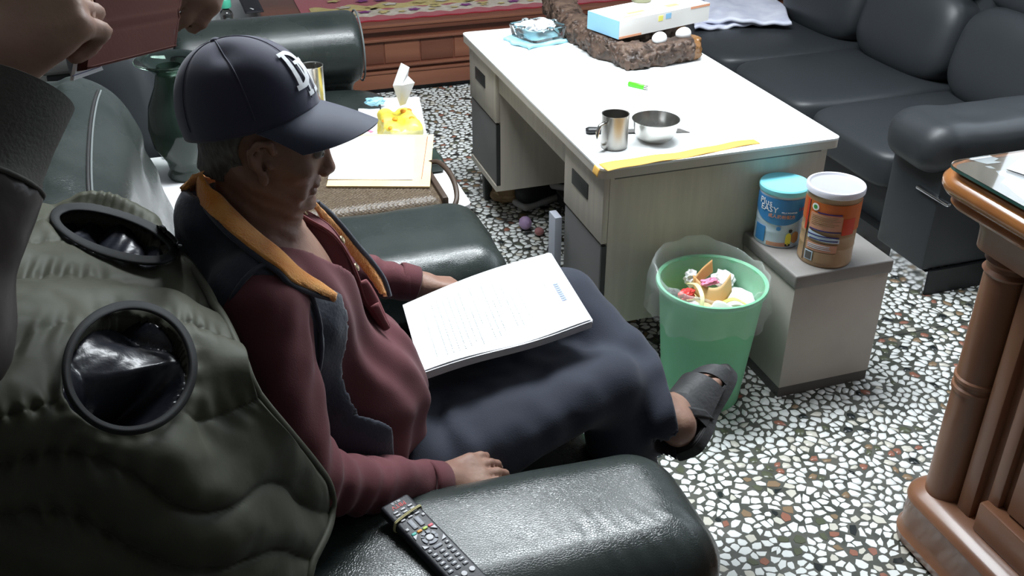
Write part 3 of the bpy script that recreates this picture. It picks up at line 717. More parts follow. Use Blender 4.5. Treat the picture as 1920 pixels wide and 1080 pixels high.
# yellow strip along the near edge
A_, B_ = top(1133, 317), top(1420, 266); d = (B_-A_).normalized(); s = V((-d.y, d.x, 0)); L_ = (B_-A_).length; bm = NB()
grid_surface(bm, lambda u, v: A_+d*(L_*u)+s*((v-.5)*.052*(1-.35*u)+.004*math.sin(u*9)+.006*(1-u))+V((0, 0, .0022+.0012*math.sin(u*23))), 50, 4, .0012)
tag(obj('paper_band', bm, 'yellow_strip', None, 180, loc=A_), 'long orange-yellow paper band lying along the near edge of the desk', 'band')
bm = NB(); A2 = V((DX0-.002, DY0+.006, DZ)); grid_surface(bm, lambda u, v: V((DX0-.003-.006*math.sin(u*PI*.5), DY0-.002+.035*v, DZ+.003-.022*u)), 6, 6, .0012); obj('band_end', bm, 'yellow_strip', bpy.data.objects['paper_band'], 180)
# lighter
a, b = top(1178, 161, .007), top(1222, 171, .007); d = (b-a).normalized()
t = thing('lighter', 'bright green plastic lighter in the middle of the desk', 'lighter', a)
bm = NB(); tube(bm, [a, a+d*.002, a+d*.058, a+d*.060], [.004, .0062, .0062, .005], 12, flat=1.5); obj('lighter_body', bm, 'lighter_green', t, 60)
bm = NB(); tube(bm, [a+d*.060, a+d*.074], [.0062, .0055], 12); box(bm, a+d*.070+V((0, 0, .004)), (.006, .006, .006), .001); obj('lighter_head', bm, 'steel', t, 40)
# root carving: a long gnarled burl built as a distance field
rt = [AZ(1048, 12, DZ+.03), AZ(1085, 58, DZ+.03), AZ(1130, 88, DZ+.03), AZ(1185, 108, DZ+.03), AZ(1245, 98, DZ+.035), AZ(1290, 88, DZ+.04)]
rr = [.060, .050, .046, .042, .045, .048]
items = [(Cap(rt[i], rt[i+1], rr[i], rr[i+1]), .03) for i in range(len(rt)-1)]
items += [(Cap(AZ(1150, 60, DZ+.03), AZ(1290, 55, DZ+.03), .045), .03), (Cap(rt[0], AZ(1060, -70, DZ+.05), .055, .05), .03)]
bl = Blend(items)
def rootf(P):
    d = bl(P); Q_ = P+.012*np.stack([vnoise(P, 30, 7), vnoise(P, 30, 8), vnoise(P, 30, 9)], 1).astype(np.float32); d = d-.010*vnoise(Q_, 30, 1)-.008*vnoise(Q_, 85, 2)-.007*(1-2*np.abs(vnoise(Q_, 120, 3)))*.7
    d = np.maximum(d, (DZ+.001)-P[:, 2])
    e = A3(rt[-1]); ax = np.array([.93, -.2, .1]); d = np.maximum(d, (P-e)@ax-.045)
    return np.maximum(d, P[:, 2]-(DZ+.078))
lo = (min(p.x for p in rt)-.12, min(p.y for p in rt)-.1, DZ-.01); hi = (max(p.x for p in rt)+.14, max(p.y for p in rt)+.62, DZ+.12)
e_ = np.array(rt[-1])
root = sdf_mesh('root_carving', rootf, lo, hi, .0044, ['root_wood', 'root_cut'], None, 180, 0, split=lambda C: ((C-e_)@np.array([.93, -.2, .1]) > .012).astype(int))
tag(root, 'dark gnarled tree root carving on the far half of the desk', 'carving')
# tissue box on the root
tb = [AZ(1160, 74, DZ+.083), AZ(1328, 38, DZ+.083), AZ(1098, 12, DZ+.083)]
ex = (tb[1]-tb[0]); ey = (tb[2]-tb[0]); ex.z = 0; ey = V((-ex.y, ex.x, 0)).normalized()*.17; TH = .062
t = thing('tissue_box', 'white and pale blue tissue box lying on the root carving', 'box', tb[0])
def tbp(u, v, z): return tb[0]+ex*u+ey*v+V((0, 0, TH*z))
def slab(u0, u1, v0, v1, z0, z1):
    bm = NB(); vs = [bm.verts.new(tbp(u, v, z)) for z in (z0, z1) for u, v in ((u0, v0), (u1, v0), (u1, v1), (u0, v1))]
    for f in ((3, 2, 1, 0), (4, 5, 6, 7), (0, 1, 5, 4), (1, 2, 6, 5), (2, 3, 7, 6), (3, 0, 4, 7)): bm.faces.new([vs[i] for i in f])
    return bm
obj('carton', slab(0, 1, 0, 1, 0, 1), 'box_white', t)
obj('end_panel', slab(-.004, 0, 0, 1, 0, 1), 'box_blue', t)
obj('printed_band', slab(.0, .24, -.004, 0, 0, .12), 'box_orange', t); obj('printed_band', slab(.78, 1, -.004, 0, .86, 1), 'box_orange', t)
obj('printed_band', slab(.0, .6, .03, .22, 1, 1.008), 'box_white', t); obj('printed_spot', slab(.42, .47, -.004, 0, .55, .85), 'box_yellow', t); obj('printed_spot', slab(.50, .56, -.004, 0, .60, .90), 'box_blue', t)
obj('printed_spot', slab(.1, .3, .14, .2, 1, 1.01), 'box_orange', t); obj('printed_spot', slab(.2, .38, .30, .40, 1, 1.01), 'box_yellow', t); obj('printed_spot', slab(.62, .75, .25, .4, 1, 1.01), 'box_orange', t)
c = AZ(1202, 2, DZ+.083+TH); c = V((c.x, c.y, DZ+.083+TH+.001))
t = thing('round_tin', 'small round olive tin standing on the tissue box', 'tin', c)
bm = NB(); lathe(bm, c, [(0, 0), (.034, 0), (.0365, .003), (.0365, .012), (.034, .0145), (0, .0145)], 40); obj('tin_body', bm, 'tin_green', t)
bm = NB(); lathe(bm, c, [(.026, .0145), (.025, .0165), (0, .0165)], 32); obj('tin_lid', bm, 'tin_top', t)
for px, py, rz, lb in ((1236, 72, .3, 'smooth white egg under the front edge of the tissue box, left one'), (1281, 63, .1, 'smooth white egg under the tissue box by the cut end of the root')):
    p = AZ(px, py, DZ+.088); bm = NB(); lathe(bm, (0, 0, 0), [(.022*math.sin(a)*(1+.10*math.cos(a)), .029*math.cos(a)) for a in [PI-PI*i/18 for i in range(19)]], 28)
    R = Matrix.Rotation(rz, 4, 'Z') @ Matrix.Rotation(PI/2, 4, 'Y'); bmesh.ops.transform(bm, matrix=Matrix.Translation(p) @ R, verts=bm.verts)
    tag(obj('white_egg', bm, 'egg', None, 180, loc=p), lb, 'egg')
# ashtray on a folded blue cloth
q = [AZ(950, 82, DZ), AZ(1010, 92, DZ), AZ(1072, 78, DZ), AZ(1020, 58, DZ), AZ(960, 52, DZ)]
cc = AZ(1010, 76, DZ); bm = NB(); R = Matrix.Rotation(math.radians(18), 3, 'Z')
grid_surface(bm, lambda u, v: V((cc.x, cc.y, DZ+.0105+.0025*math.sin(u*13+v*4)+.0015*math.sin(v*21)))+R@V(((u-.5)*.215+.008*math.sin(v*9), (v-.5)*.16+.008*math.sin(u*7), 0)), 40, 30, .009)
tag(obj('blue_cloth', bm, 'blue_cloth', None, 180, loc=(cc.x, cc.y, DZ)), 'folded light blue cloth under the glass ashtray', 'cloth')
c = V((cc.x, cc.y+.01, DZ+.014)); t = thing('glass_ashtray', 'square clear glass ashtray filled with crumpled white tissue', 'ashtray', c)
bm = NB(); hw, hh = .082, .042
o1 = rrect(-hw, hw, -hw, hw, .02, 4); i1 = rrect(-hw+.014, hw-.014, -hw+.014, hw-.014, .016, 4)
def ring2(pl, z): return [bm.verts.new(c+R@V((x, y, z))) for x, y in pl]
L1 = [ring2([(x*.9, y*.9) for x, y in o1], 0), ring2(o1, hh), ring2(i1, hh-.001), ring2([(x*.8, y*.8) for x, y in i1], .008)]
for a, b in zip(L1[:-1], L1[1:]):
    for i in range(len(a)): j = (i+1) % len(a); bm.faces.new((a[i], a[j], b[j], b[i]))
bm.faces.new(L1[0][::-1]); bm.faces.new(L1[-1]); obj('glass_dish', bm, 'glass_clear', t, 30)
for i in range(4):
    a = i*PI/2; dd = R@V((math.cos(a), math.sin(a), 0)); bm = NB(); box(bm, c+dd*(hw-.006)+V((0, 0, hh+.003)), (.022, .022, .008), .002, rot=R); obj('glass_corner', bm, 'glass_clear', t)
for i, (dx, dy, sc, lb) in enumerate(((-.028, .012, .030, 'round crumpled white tissue at the left of the ashtray'), (.030, .010, .032, 'flat torn white tissue at the right of the ashtray'), (0, -.03, .024, 'small white tissue scrap at the front of the ashtray'))):
    crumple('crumpled_tissue', lb, 'tissue', c+V((dx, dy, .038)), (sc, sc*.9, sc*.62), 'tissue', 20+i, 1.0)
# ================= black leather sofa on the right =================
t = thing('leather_sofa', 'long black leather sofa with padded backs along the right wall', 'sofa', (2.8, 3.6, 0))
bounds = [2.62, 3.20, 3.82, 4.44]
bm = NB(); bx(bm, 2.34, 3.25, 2.62, 4.44, 0.07, 0.30, .02); obj('base_frame', bm, 'leather_black', t)
for i in range(3):
    y0, y1 = bounds[i], bounds[i+1]; ym = (y0+y1)/2; wd = y1-y0
    bm = NB(); pillow(bm, (2.66, ym, .315), (.84, wd-.004, .17), 5.5, 40, 24, None); obj('seat_cushion', bm, 'leather_black', t, 180)
    R = Matrix.Rotation(math.radians(14), 3, 'Y')
    bm = NB(); pillow(bm, (2.98, ym, .555), (.24, wd-.004, .40), 3.2, 36, 24, R); obj('back_cushion', bm, 'leather_black', t, 180)
    bm = NB(); pillow(bm, (3.08, ym, .83), (.22, wd-.006, .26), 3.0, 36, 24, R); obj('head_cushion', bm, 'leather_black', t, 180)
bm = NB(); bx(bm, 3.05, 3.3, 2.35, 4.46, 0.07, 0.84, .03); obj('back_frame', bm, 'leather_black', t)
def armf(P):
    # rolled arm pad with a rounded nose that overhangs the block below
    q = P.copy(); d = RBox((2.60, 2.46, .535), (.42, .135, .065), .06)(q); d2 = RBox((2.235, 2.475, .515), (.085, .12, .075), .06)(q)
    d = smin(d, d2, .06); return d-.004*vnoise(P, 14, 3)
o = sdf_mesh('arm_pad', armf, (2.05, 2.25, .3), (3.12, 2.7, .68), .011, 'leather_black', t)
bm = NB(); bx(bm, 2.22, 3.05, 2.35, 2.60, 0.095, 0.46, .012); obj('arm_block', bm, 'leather_black', t)
bm = NB(); q1_, q2_ = AX(1720, 350, 2.212), AX(1778, 388, 2.212); bx(bm, 2.205, 2.222, min(q1_.y, q2_.y), max(q1_.y, q2_.y), q1_.z-.005, q1_.z+.006, .003); obj('metal_strip', bm, 'chrome', t, label='thin brushed metal strip')
bm = NB(); bx(bm, 2.235, 2.25, 2.345, 2.53, 0.0, 0.093); obj('plinth_panel', bm, 'chrome', t)
bm = NB(); bx(bm, 2.25, 3.0, 2.340, 2.356, 0, .093); obj('side_plinth', bm, 'sofa_dark', t)
bm = NB(); bx(bm, 2.30, 2.36, 2.60, 4.4, 0.0, 0.075); obj('dark_plinth', bm, 'sofa_dark', t)
for y in (2.66, 4.38):
    bm = NB(); bx(bm, 2.37, 2.43, y-.03, y+.03, 0, .07, .004); obj('foot', bm, 'dark_trim', t)
# folded cloths on the sofa
def folded(name, label, quad, z, th, mt, seed, n=46):
    bm = NB(); a, b, c_, d = [V(q) for q in quad]
    def f(u, v):
        p = (a*(1-u)+b*u)*(1-v)+(d*(1-u)+c_*u)*v
        return V((p.x+.006*math.sin(v*11+seed), p.y+.006*math.sin(u*13+seed), z+th+.006*math.sin(u*9+v*6+seed)+.004*math.sin(u*25-v*13)))
    grid_surface(bm, f, n, 30, th); return tag(obj(name, bm, mt, None, 180, loc=a), label, 'cloth')
Z1 = .405
folded('folded_towel', 'pale lilac folded cloth lying lowest on the sofa seat behind the desk', (AZ(1300, 58, Z1), AZ(1430, 48, Z1), AZ(1420, -20, Z1), AZ(1300, -20, Z1)), Z1, .014, 'cloth_lilac', 1)
folded('folded_shirt', 'white-lilac folded cloth on top with its corner pointing right', (AZ(1318, 38, Z1+.03), AZ(1484, 44, Z1+.03), AZ(1440, -30, Z1+.03), AZ(1318, -30, Z1+.03)), Z1+.022, .016, 'cloth_lilac', 4)

# ================= wooden cabinet on the right =================
t = thing('wooden_cabinet', 'orange-brown wooden counter cabinet with moulded top in the right foreground', 'cabinet', (1.9, .8, 0))
CX, CY = 1.463, 1.405; CT = .955
pc = AZ(1768, 335, CT); TX, TY = pc.x+.005, pc.y+.0
XE, YE = 2.15, -.35
def moulding(x, y, r, prof, name, mt, xe=XE, ye=YE):
    """sweeps a vertical profile (outset, z) round the cabinet's rounded corner"""
    bm = NB(); path = []
    for i in range(11): a = PI-PI/2*i/10; path.append((x+r+r*math.cos(a), y-r+r*math.sin(a), math.cos(a), math.sin(a)))
    path = [(x, ye, -1, 0)]+path+[(xe, y, 0, 1)]
    rows = [[bm.verts.new((px+nx*o_, py+ny*o_, z)) for o_, z in prof] for px, py, nx, ny in path]
    for a, b in zip(rows[:-1], rows[1:]):
        for i in range(len(prof)-1): bm.faces.new((a[i], a[i+1], b[i+1], b[i]))
    # lids
    for k in (0, len(prof)-1):
        e = bm.verts.new((xe, ye, prof[k][1])); loop = [r_[k] for r_ in rows]+[e]; bm.faces.new(loop if k else loop[::-1])
    bmesh.ops.recalc_face_normals(bm, faces=bm.faces); return obj(name, bm, mt, t, 40)
prof = [(-.03, CT-.085), (-.012, CT-.083), (-.004, CT-.074), (-.012, CT-.064), (-.004, CT-.056), (.012, CT-.050), (.020, CT-.038), (.020, CT-.026), (.012, CT-.016), (.004, CT-.014), (.001, CT-.009), (-.008, CT-.008), (-.012, CT-.003), (-.022, CT), (-.03, CT)]
XW, YW = AZ(1764, 342, CT-.03).x+.02, AZ(1850, 287, CT).y-.008
moulding(XW, YW, .065, prof, 'counter_top', 'wood_top')
moulding(XW+.055, YW-.055, .05, [(0, CT-.16), (.002, CT-.12), (.012, CT-.10), (.014, CT-.083)], 'cornice', 'wood')
bm = NB(); bx(bm, CX+.05, XE-.02, YE, CY-.04, 0.10, CT-.08); obj('carcass', bm, 'wood', t)
cyl = [(0, .16), (.046, .16), (.046, .45), (.050, .452), (.050, .462), (.046, .466), (.046, .474), (.050, .478), (.050, .486), (.046, .49), (.046, .78), (.050, .785), (.050, .80), (.046, .805), (.046, CT-.1), (0, CT-.1)]
bm = NB(); lathe(bm, (CX+.045, CY-.045, 0), cyl, 32); obj('corner_column', bm, 'wood', t, 30)
for z in (CT-.13, CT-.16, CT-.19, CT-.215):
    bm = NB(); lathe(bm, (CX+.045, CY-.045, z), [(.046, 0), (.052, .008), (.046, .016)], 32); obj('carved_ring', bm, 'wood', t)
bm = NB(); bx(bm, CX+.035, CX+.052, YE, CY-.22, .25, CT-.12, .004); obj('side_panel', bm, 'wood', t)
bm = NB(); bx(bm, CX+.028, CX+.052, CY-.14, CY-.10, .16, CT-.1, .004); bx(bm, CX+.031, CX+.05, CY-.20, CY-.17, .20, CT-.1, .004); obj('panel_moulding', bm, 'wood', t)
moulding(CX-.035, CY+.035, .075, [(-.05, 0), (-.010, 0), (0, .012), (.004, .035), (-.004, .046), (-.006, .060), (-.004, .075), (-.006, .125), (-.002, .132), (-.004, .142), (-.015, .152), (-.045, .165)], 'base_moulding', 'wood')
bm = NB(); bx(bm, CX+.01, CX+.05, YE, CY-.17, .165, .245, .006); obj('inner_base_rail', bm, 'wood', t)
# glass sheet, papers under it
g = thing('glass_sheet', 'thick glass sheet with green edge on the cabinet top', 'glass', (TX+.1, TY-.3, CT))
g1_, g2_ = AZ(1801, 318, CT+.011), AZ(1845, 292, CT+.011)
poly = rrect(g1_.x-.004, XE-.03, YE+.05, g2_.y, .035, 6, (0, 0, 1, 0))
bm = NB(); prism(bm, poly, CT+.004, CT+.011); obj('glass_pane', bm, 'glass_clear', g, 30)
bm = NB(); 
for i in range(len(poly)):
    a, b = poly[i], poly[(i+1) % len(poly)]; vs = [bm.verts.new((a[0], a[1], CT+.0045)), bm.verts.new((b[0], b[1], CT+.0045)), bm.verts.new((b[0], b[1], CT+.0105)), bm.verts.new((a[0], a[1], CT+.0105))]; bm.faces.new(vs)
cx_ = sum(p[0] for p in poly)/len(poly); cy_ = sum(p[1] for p in poly)/len(poly)
for v in bm.verts: v.co.x += math.copysign(.0006, v.co.x-cx_); v.co.y += math.copysign(.0006, v.co.y-cy_)
obj('polished_edge', bm, 'glass_edge', g, None)
def flat_paper(name, label, px, z, th, mt, cat='paper'):
    pts = [AZ(x, y, z) for x, y in px]; bm = NB(); prism(bm, [(p.x, p.y) for p in pts], z, z+th); bmesh.ops.recalc_face_normals(bm, faces=bm.faces)
    return tag(obj(name, bm, mt, None, None, loc=pts[0]), label, cat)
bm = NB(); prism(bm, rrect(g1_.x+.004, XE-.04, YE+.06, g2_.y-.008, .03, 6, (0, 0, 1, 0)), CT+.0004, CT+.0010); tag(obj('brown_mat', bm, 'mat_taupe', None, 30, loc=(g1_.x, g1_.y, CT)), 'taupe brown mat lying under the glass sheet', 'mat')
flat_paper('paper_slip', 'white crumpled paper slip under the left corner of the glass', [(1812, 302), (1835, 295), (1852, 296), (1872, 302), (1862, 306), (1878, 309), (1850, 312), (1838, 309), (1828, 306)], CT+.0012, .0006, 'paper')
flat_paper('paper_slip', 'narrow white scrap between the slips under the glass', [(1846, 316), (1856, 316), (1866, 321), (1854, 320)], CT+.0012, .0006, 'paper')
flat_paper('paper_note', 'torn white note with ragged left edge under the glass', [(1866, 325), (1884, 324), (1886, 330), (1896, 333), (1912, 340), (1925, 343), (1935, 392), (1900, 366), (1892, 358), (1876, 346), (1884, 338), (1872, 332)], CT+.0012, .0006, 'paper')
flat_paper('paper_sheet', 'white sheet lying on top of the glass at the frame edge', [(1887, 317), (1925, 287), (1960, 300), (1960, 345), (1921, 328)], CT+.0115, .0008, 'paper')

# ================= low wooden bench with carpet runner =================
t = thing('wooden_bench', 'long low red-brown wooden bench at the back of the room', 'bench', (1.2, 5.2, 0))
WX0, WX1, WY, WZ = .36, 3.3, 4.93, .375
bm = NB(); bx(bm, WX0, WX1, WY, 6.05, WZ-.045, WZ, .006); obj('bench_top', bm, 'wood_bench', t)
bm = NB(); bx(bm, WX0-.002, WX1, WY-.006, WY, WZ-.02, WZ-.006, .002); obj('lip_moulding', bm, 'wood_bench_light', t)
bm = NB(); bx(bm, WX0+.03, WX1-.03, WY+.035, 6.0, .03, WZ-.045); obj('apron_panel', bm, 'wood_bench', t)
xs = [WX0+.03, .62, .93, 1.12, 1.30, 1.62, 1.9, 2.3, 2.7, 3.1]
for i in range(len(xs)-1):
    bm = NB(); bx(bm, xs[i]+.004, xs[i+1]-.004, WY+.030, WY+.036, .160, .280, .002); o = obj('front_panel', bm, 'wood_bench_light' if i % 2 == 0 else 'wood_bench_mid', t)
for z, wd in ((.148, .028), (.118, .02), (.285, .02)):
    bm = NB(); bx(bm, WX0+.02, WX1-.02, WY+.012, WY+.036, z-.008, z+.006, .003); obj('moulding', bm, 'wood_bench_light', t)
bm = NB(); bx(bm, WX0+.02, WX1-.02, WY+.018, WY+.036, .03, .11, .004); obj('bottom_rail', bm, 'wood_bench_light', t)
bm = NB(); bx(bm, WX0+.05, WX1-.05, WY+.05, 5.95, 0, .03); obj('dark_plinth', bm, 'sofa_dark', t)
# runner
t = thing('carpet_runner', 'dark red carpet runner with gold and purple flower border on the bench', 'carpet', (1.6, 5.3, WZ))
RY0 = WY+.035
bm = NB(); n = 160
grid_surface(bm, lambda u, v: V((.56+2.6*u, RY0+.012*(1-v)+.006*(1-v)*math.sin(u*120)+.62*v, WZ+.007)), n, 6, .006); obj('carpet_base', bm, 'carpet_red', t, 30)
bm = NB(); grid_surface(bm, lambda u, v: V((.60+2.5*u, RY0+.085+.012*math.sin(u*150)+.008*math.sin(u*61)+(.115+.012*math.sin(u*97+1))*v, WZ+.0105)), n*2, 4, .003); obj('cream_border', bm, 'carpet_cream', t, 30)
bm = NB(); grid_surface(bm, lambda u, v: V((.61+2.48*u, RY0+.215+.016*math.sin(u*90)+(.10+.016*math.sin(u*77+1))*v, WZ+.0105)), n*2, 4, .003); obj('gold_border', bm, 'carpet_gold', t, 30)
rs = random.Random(5)
def flower(x, y, r, mt, nm, zz=WZ+.0155):
    bm = NB(); c0 = bm.verts.new((x, y, zz+.001)); ring = []
    ph = rs.uniform(0, 6)
    for i in range(20): a = 2*PI*i/20; q = r*(1+.28*math.cos(5*a+ph)); ring.append(bm.verts.new((x+q*1.5*math.cos(a), y+q*math.sin(a), zz)))
    for i in range(20): bm.faces.new((c0, ring[i], ring[(i+1) % 20]))
    obj(nm, bm, mt, t, None)
for i in range(18):
    x = .72+i*.135+rs.uniform(-.02, .02); flower(x, RY0+.15+rs.uniform(-.02, .02), .020, 'carpet_purple' if i % 2 else 'carpet_gold', 'flower_motif')
    flower(x+.06, RY0+.26+rs.uniform(-.02, .02), .024, 'carpet_gold' if i % 2 else 'carpet_cream', 'flower_motif'); flower(x+.03, RY0+.40+rs.uniform(-.03, .03), .022, 'carpet_purple' if i % 3 else 'carpet_gold', 'flower_motif')
    flower(x+.09, RY0+.115, .013, 'carpet_gold', 'flower_motif')

# ================= far armchair =================
t = thing('leather_armchair', 'dark green-black leather armchair beyond the side table', 'armchair', (.2, 3.9, 0))
bm = NB(); bx(bm, -.35, .66, 3.36, 4.30, .05, .28, .02); obj('base', bm, 'leather', t)
bm = NB(); pillow(bm, (.26, 3.70, .29), (.96, .66, .20), 5, 44, 24); obj('seat_cushion', bm, 'leather', t, 180)
def far_arm(P):
    q = P-np.array([.30, 4.17, .50], np.float32); d = np.hypot(q[:, 1]*.95, q[:, 2])-.150; e = np.abs(q[:, 0])-.375
    d = smax(d, e, .05); d2 = RBox((.28, 4.19, .25), (.35, .09, .22), .03)(P); return smin(d, d2, .02)
sdf_mesh('rolled_arm', far_arm, (-.15, 3.95, .02), (.75, 4.4, .72), .012, 'leather', t)
bm = NB(); tube(bm, [V((.672, 4.17+.152*math.cos(a), .50+.146*math.sin(a))) for a in [2*PI*i/30 for i in range(30)]], .004, 6, closed=True); obj('arm_piping', bm, 'leather_seam', t, 180)
bm = NB(); pillow(bm, (-.24, 3.80, .55), (.30, .92, .66), 4, 36, 26, Matrix.Rotation(math.radians(-8), 3, 'Y')); obj('backrest', bm, 'leather_black', t, 180)

# ================= near armchair =================
t = thing('leather_armchair', 'wide dark green leather armchair in front holding the seated man', 'armchair', (.2, 1.7, 0))
bm = NB(); bx(bm, -.35, .62, 1.04, 2.42, .04, .24, .02); obj('base', bm, 'leather', t)
bm = NB(); pillow(bm, (.25, 1.665, .27), (.90, .82, .22), 6, 48, 26); obj('seat_cushion', bm, 'leather', t, 180)
bm = NB(); tube(bm, [V((.672, 1.28+.75*i/10, .355)) for i in range(11)], .003, 6); tube(bm, [V((.1+.57*i/10, 1.30+.004*math.sin(i), .381)) for i in range(11)], .003, 6); obj('seat_seam', bm, 'leather_seam', t, 180)
def near_arm(P):
    x, y, z = P[:, 0], P[:, 1], P[:, 2]
    d = RBox((.215, 1.140, .30), (.485, .135, .255), .07)(P)
    top_ = RBox((.240, 1.150, .480), (.468, .158, .098), .092)(P)
    d = smin(d, top_, .05)
    d = d-.016*np.exp(-((x-.1)/.4)**2)*(z > .4)
    # puckers along the front edge of the pad
    band = np.exp(-((y-1.06)/.06)**2)*np.clip((x-.30)/.2, 0, 1)*np.clip((z-.45)/.05, 0, 1)
    w1 = np.sin((x+.35*(y-1))*95+2.2*vnoise(P, 9, 2))
    d = d+.0022*band*np.abs(w1)-.0012*vnoise(P, 30, 4)*band
    return d-.003*vnoise(P, 8, 1)
near_armrest = sdf_mesh('armrest', near_arm, (-.32, .85, .02), (.82, 1.40, .68), .0072, 'leather', t)
bm = NB(); P_ = [V((.702, 1.02, .10)), V((.702, 1.02, .36)), V((.700, 1.03, .42)), V((.712, 1.07, .445)), V((.715, 1.14, .445)), V((.712, 1.22, .44)), V((.705, 1.255, .40)), V((.700, 1.25, .30))]
tube(bm, smooth_path(P_, 6), .0035, 6); obj('piping', bm, 'leather_seam', t, 180)
def far_arm1(P):
    x, y, z = P[:, 0], P[:, 1], P[:, 2]
    d = RBox((.24, 2.25, .28), (.42, .150, .24), .07)(P); top_ = RBox((.26, 2.25, .47), (.425, .205, .105), .095)(P)
    d = smin(d, top_, .05); return d-.003*vnoise(P, 9, 5)+.0012*np.clip((x-.1)/.3, 0, 1)*vnoise(P, 55, 7)
sdf_mesh('armrest', far_arm1, (-.25, 1.98, .02), (.78, 2.52, .64), .009, 'leather', t)
def back(P):
    x, y, z = P[:, 0], P[:, 1], P[:, 2]
    R = np.array(Matrix.Rotation(math.radians(-11), 3, 'Y'))
    d = RBox((-.255, 1.715, .61), (.155, .765, .405), .125, R)(P)
    # end puckers and slight sag lines across the top
    pk = np.exp(-((y-2.35)/.22)**2)
    d = d+.0045*pk*np.sin((x*1.2+z)*70+1.5*vnoise(P, 10, 2))*np.clip((z-.6)/.2, 0, 1)
    d = d+.003*np.sin(y*62+1.6*vnoise(P, 8, 3))*np.clip((-x-.24)/.06, 0, 1)*np.clip((z-.8)/.1, 0, 1)
    return d-.003*vnoise(P, 7, 4)
backrest1 = sdf_mesh('backrest', back, (-.65, .88, .10), (.12, 2.56, 1.09), .0095, 'leather', t)

bb_ = bvh_of(backrest1)
sp_ = [h for h in (hit_px(bb_, x_, y_, .001) for x_, y_ in ((191, 156), (184, 170), (177, 190), (171, 220), (167, 255), (165, 295), (165, 335), (167, 375), (169, 410), (171, 450))) if h is not None]
if len(sp_) > 4:
    sp_ = smooth_path(sp_, 5); rt_ = V((1, -.1, 0))
    bm = NB(); tube(bm, sp_, .0038, 8); obj('seam_groove', bm, 'dark_trim', t, 180)
    bm = NB(); tube(bm, [p+rt_*.006 for p in sp_], .0022, 6); obj('seam_piping', bm, 'leather_seam', t, 180)
    bm = NB(); tube(bm, [p-rt_*.006 for p in sp_], .0018, 6); obj('seam_piping', bm, 'leather_seam', t, 180)
# ================= white side table and what stands on it =================
TZ = .45
t = thing('side_table', 'white side table with rounded corners between the two armchairs', 'table', (.27, 2.95, 0))
bm = NB(); prism(bm, rrect(-.22, .725, 2.60, 3.28, .03), TZ-.028, TZ); obj('tabletop', bm, 'table_white', t)
for x in (-.15, .66):
    for y in (2.67, 3.21): bm = NB(); box(bm, (x, y, (TZ-.028)/2), (.04, .04, TZ-.03), .004, taper=.8); obj('leg', bm, 'table_white', t)
bm = NB(); bx(bm, -.17, .68, 2.64, 3.24, TZ-.09, TZ-.028); obj('apron', bm, 'desk_body', t)
# woven bag lying flat
t = thing('woven_bag', 'brown woven rush bag with a dark carrying handle under the envelope', 'bag', (.36, 2.55, .47))
def wv(P):
    d = RBox((.345, 2.60, .520), (.26, .17, .045), .042)(P)
    return d-.0022*np.sin(P[:, 0]*520)*np.sin((P[:, 1]+P[:, 2])*520)
sdf_mesh('bag_body', wv, (.05, 2.38, .45), (.65, 2.80, .60), .0032, 'woven', t, relax=0)
bm = NB(); bx(bm, .596, .616, 2.45, 2.76, .480, .560, .009); obj('end_binding', bm, 'woven_dark', t)
bm = NB(); tube(bm, smooth_path([(.600, 2.70, .555), (.640, 2.66, .575), (.655, 2.56, .565), (.645, 2.48, .535), (.610, 2.45, .500)], 7), .008, 8); obj('handle', bm, 'woven_dark', t, 180)
# envelope
EZ = .568
pts = [AZ(612, 351, EZ), AZ(806, 352, EZ), AZ(813, 255, EZ), AZ(640, 253, EZ)]
t = thing('envelope', 'large tan paper envelope lying on the woven bag', 'envelope', pts[0])
def quadf(P4, z, h=0): return lambda u, v: ((P4[0]*(1-u)+P4[1]*u)*(1-v)+(P4[3]*(1-u)+P4[2]*u)*v)+V((0, 0, z+h*math.sin(PI*u)*math.sin(PI*v)))
bm = NB(); grid_surface(bm, quadf(pts, .004, .004), 16, 12, .005); obj('envelope_body', bm, 'kraft', t, 60)
q = [pts[0]*(1-u)*(1-v)+pts[1]*u*(1-v)+pts[2]*u*v+pts[3]*(1-u)*v for u, v in ((.0, .10), (.83, .10), (.80, .93), (.0, .93))]
bm = NB(); grid_surface(bm, quadf(q, .0072, .005), 10, 8, .0008); obj('paper_panel', bm, 'paper_white', t, 60)
q = [pts[0]*(1-u)*(1-v)+pts[1]*u*(1-v)+pts[2]*u*v+pts[3]*(1-u)*v for u, v in ((.912, .12), (.917, .12), (.940, .95), (.935, .95))]
bm = NB(); grid_surface(bm, quadf(q, .0066, .001), 2, 6, .0005); obj('printed_line', bm, 'carpet_red', t, 60)
for uu in (.38, .41, .44, .47):
    q = [pts[0]*(1-u)*(1-v)+pts[1]*u*(1-v)+pts[2]*u*v+pts[3]*(1-u)*v for u, v in ((uu, .4), (uu+.006, .4), (uu+.006, .82), (uu, .82))]
    bm = NB(); grid_surface(bm, quadf(q, .0125, 0), 1, 1, .0004); obj('printed_line', bm, 'print_grey', t, None)
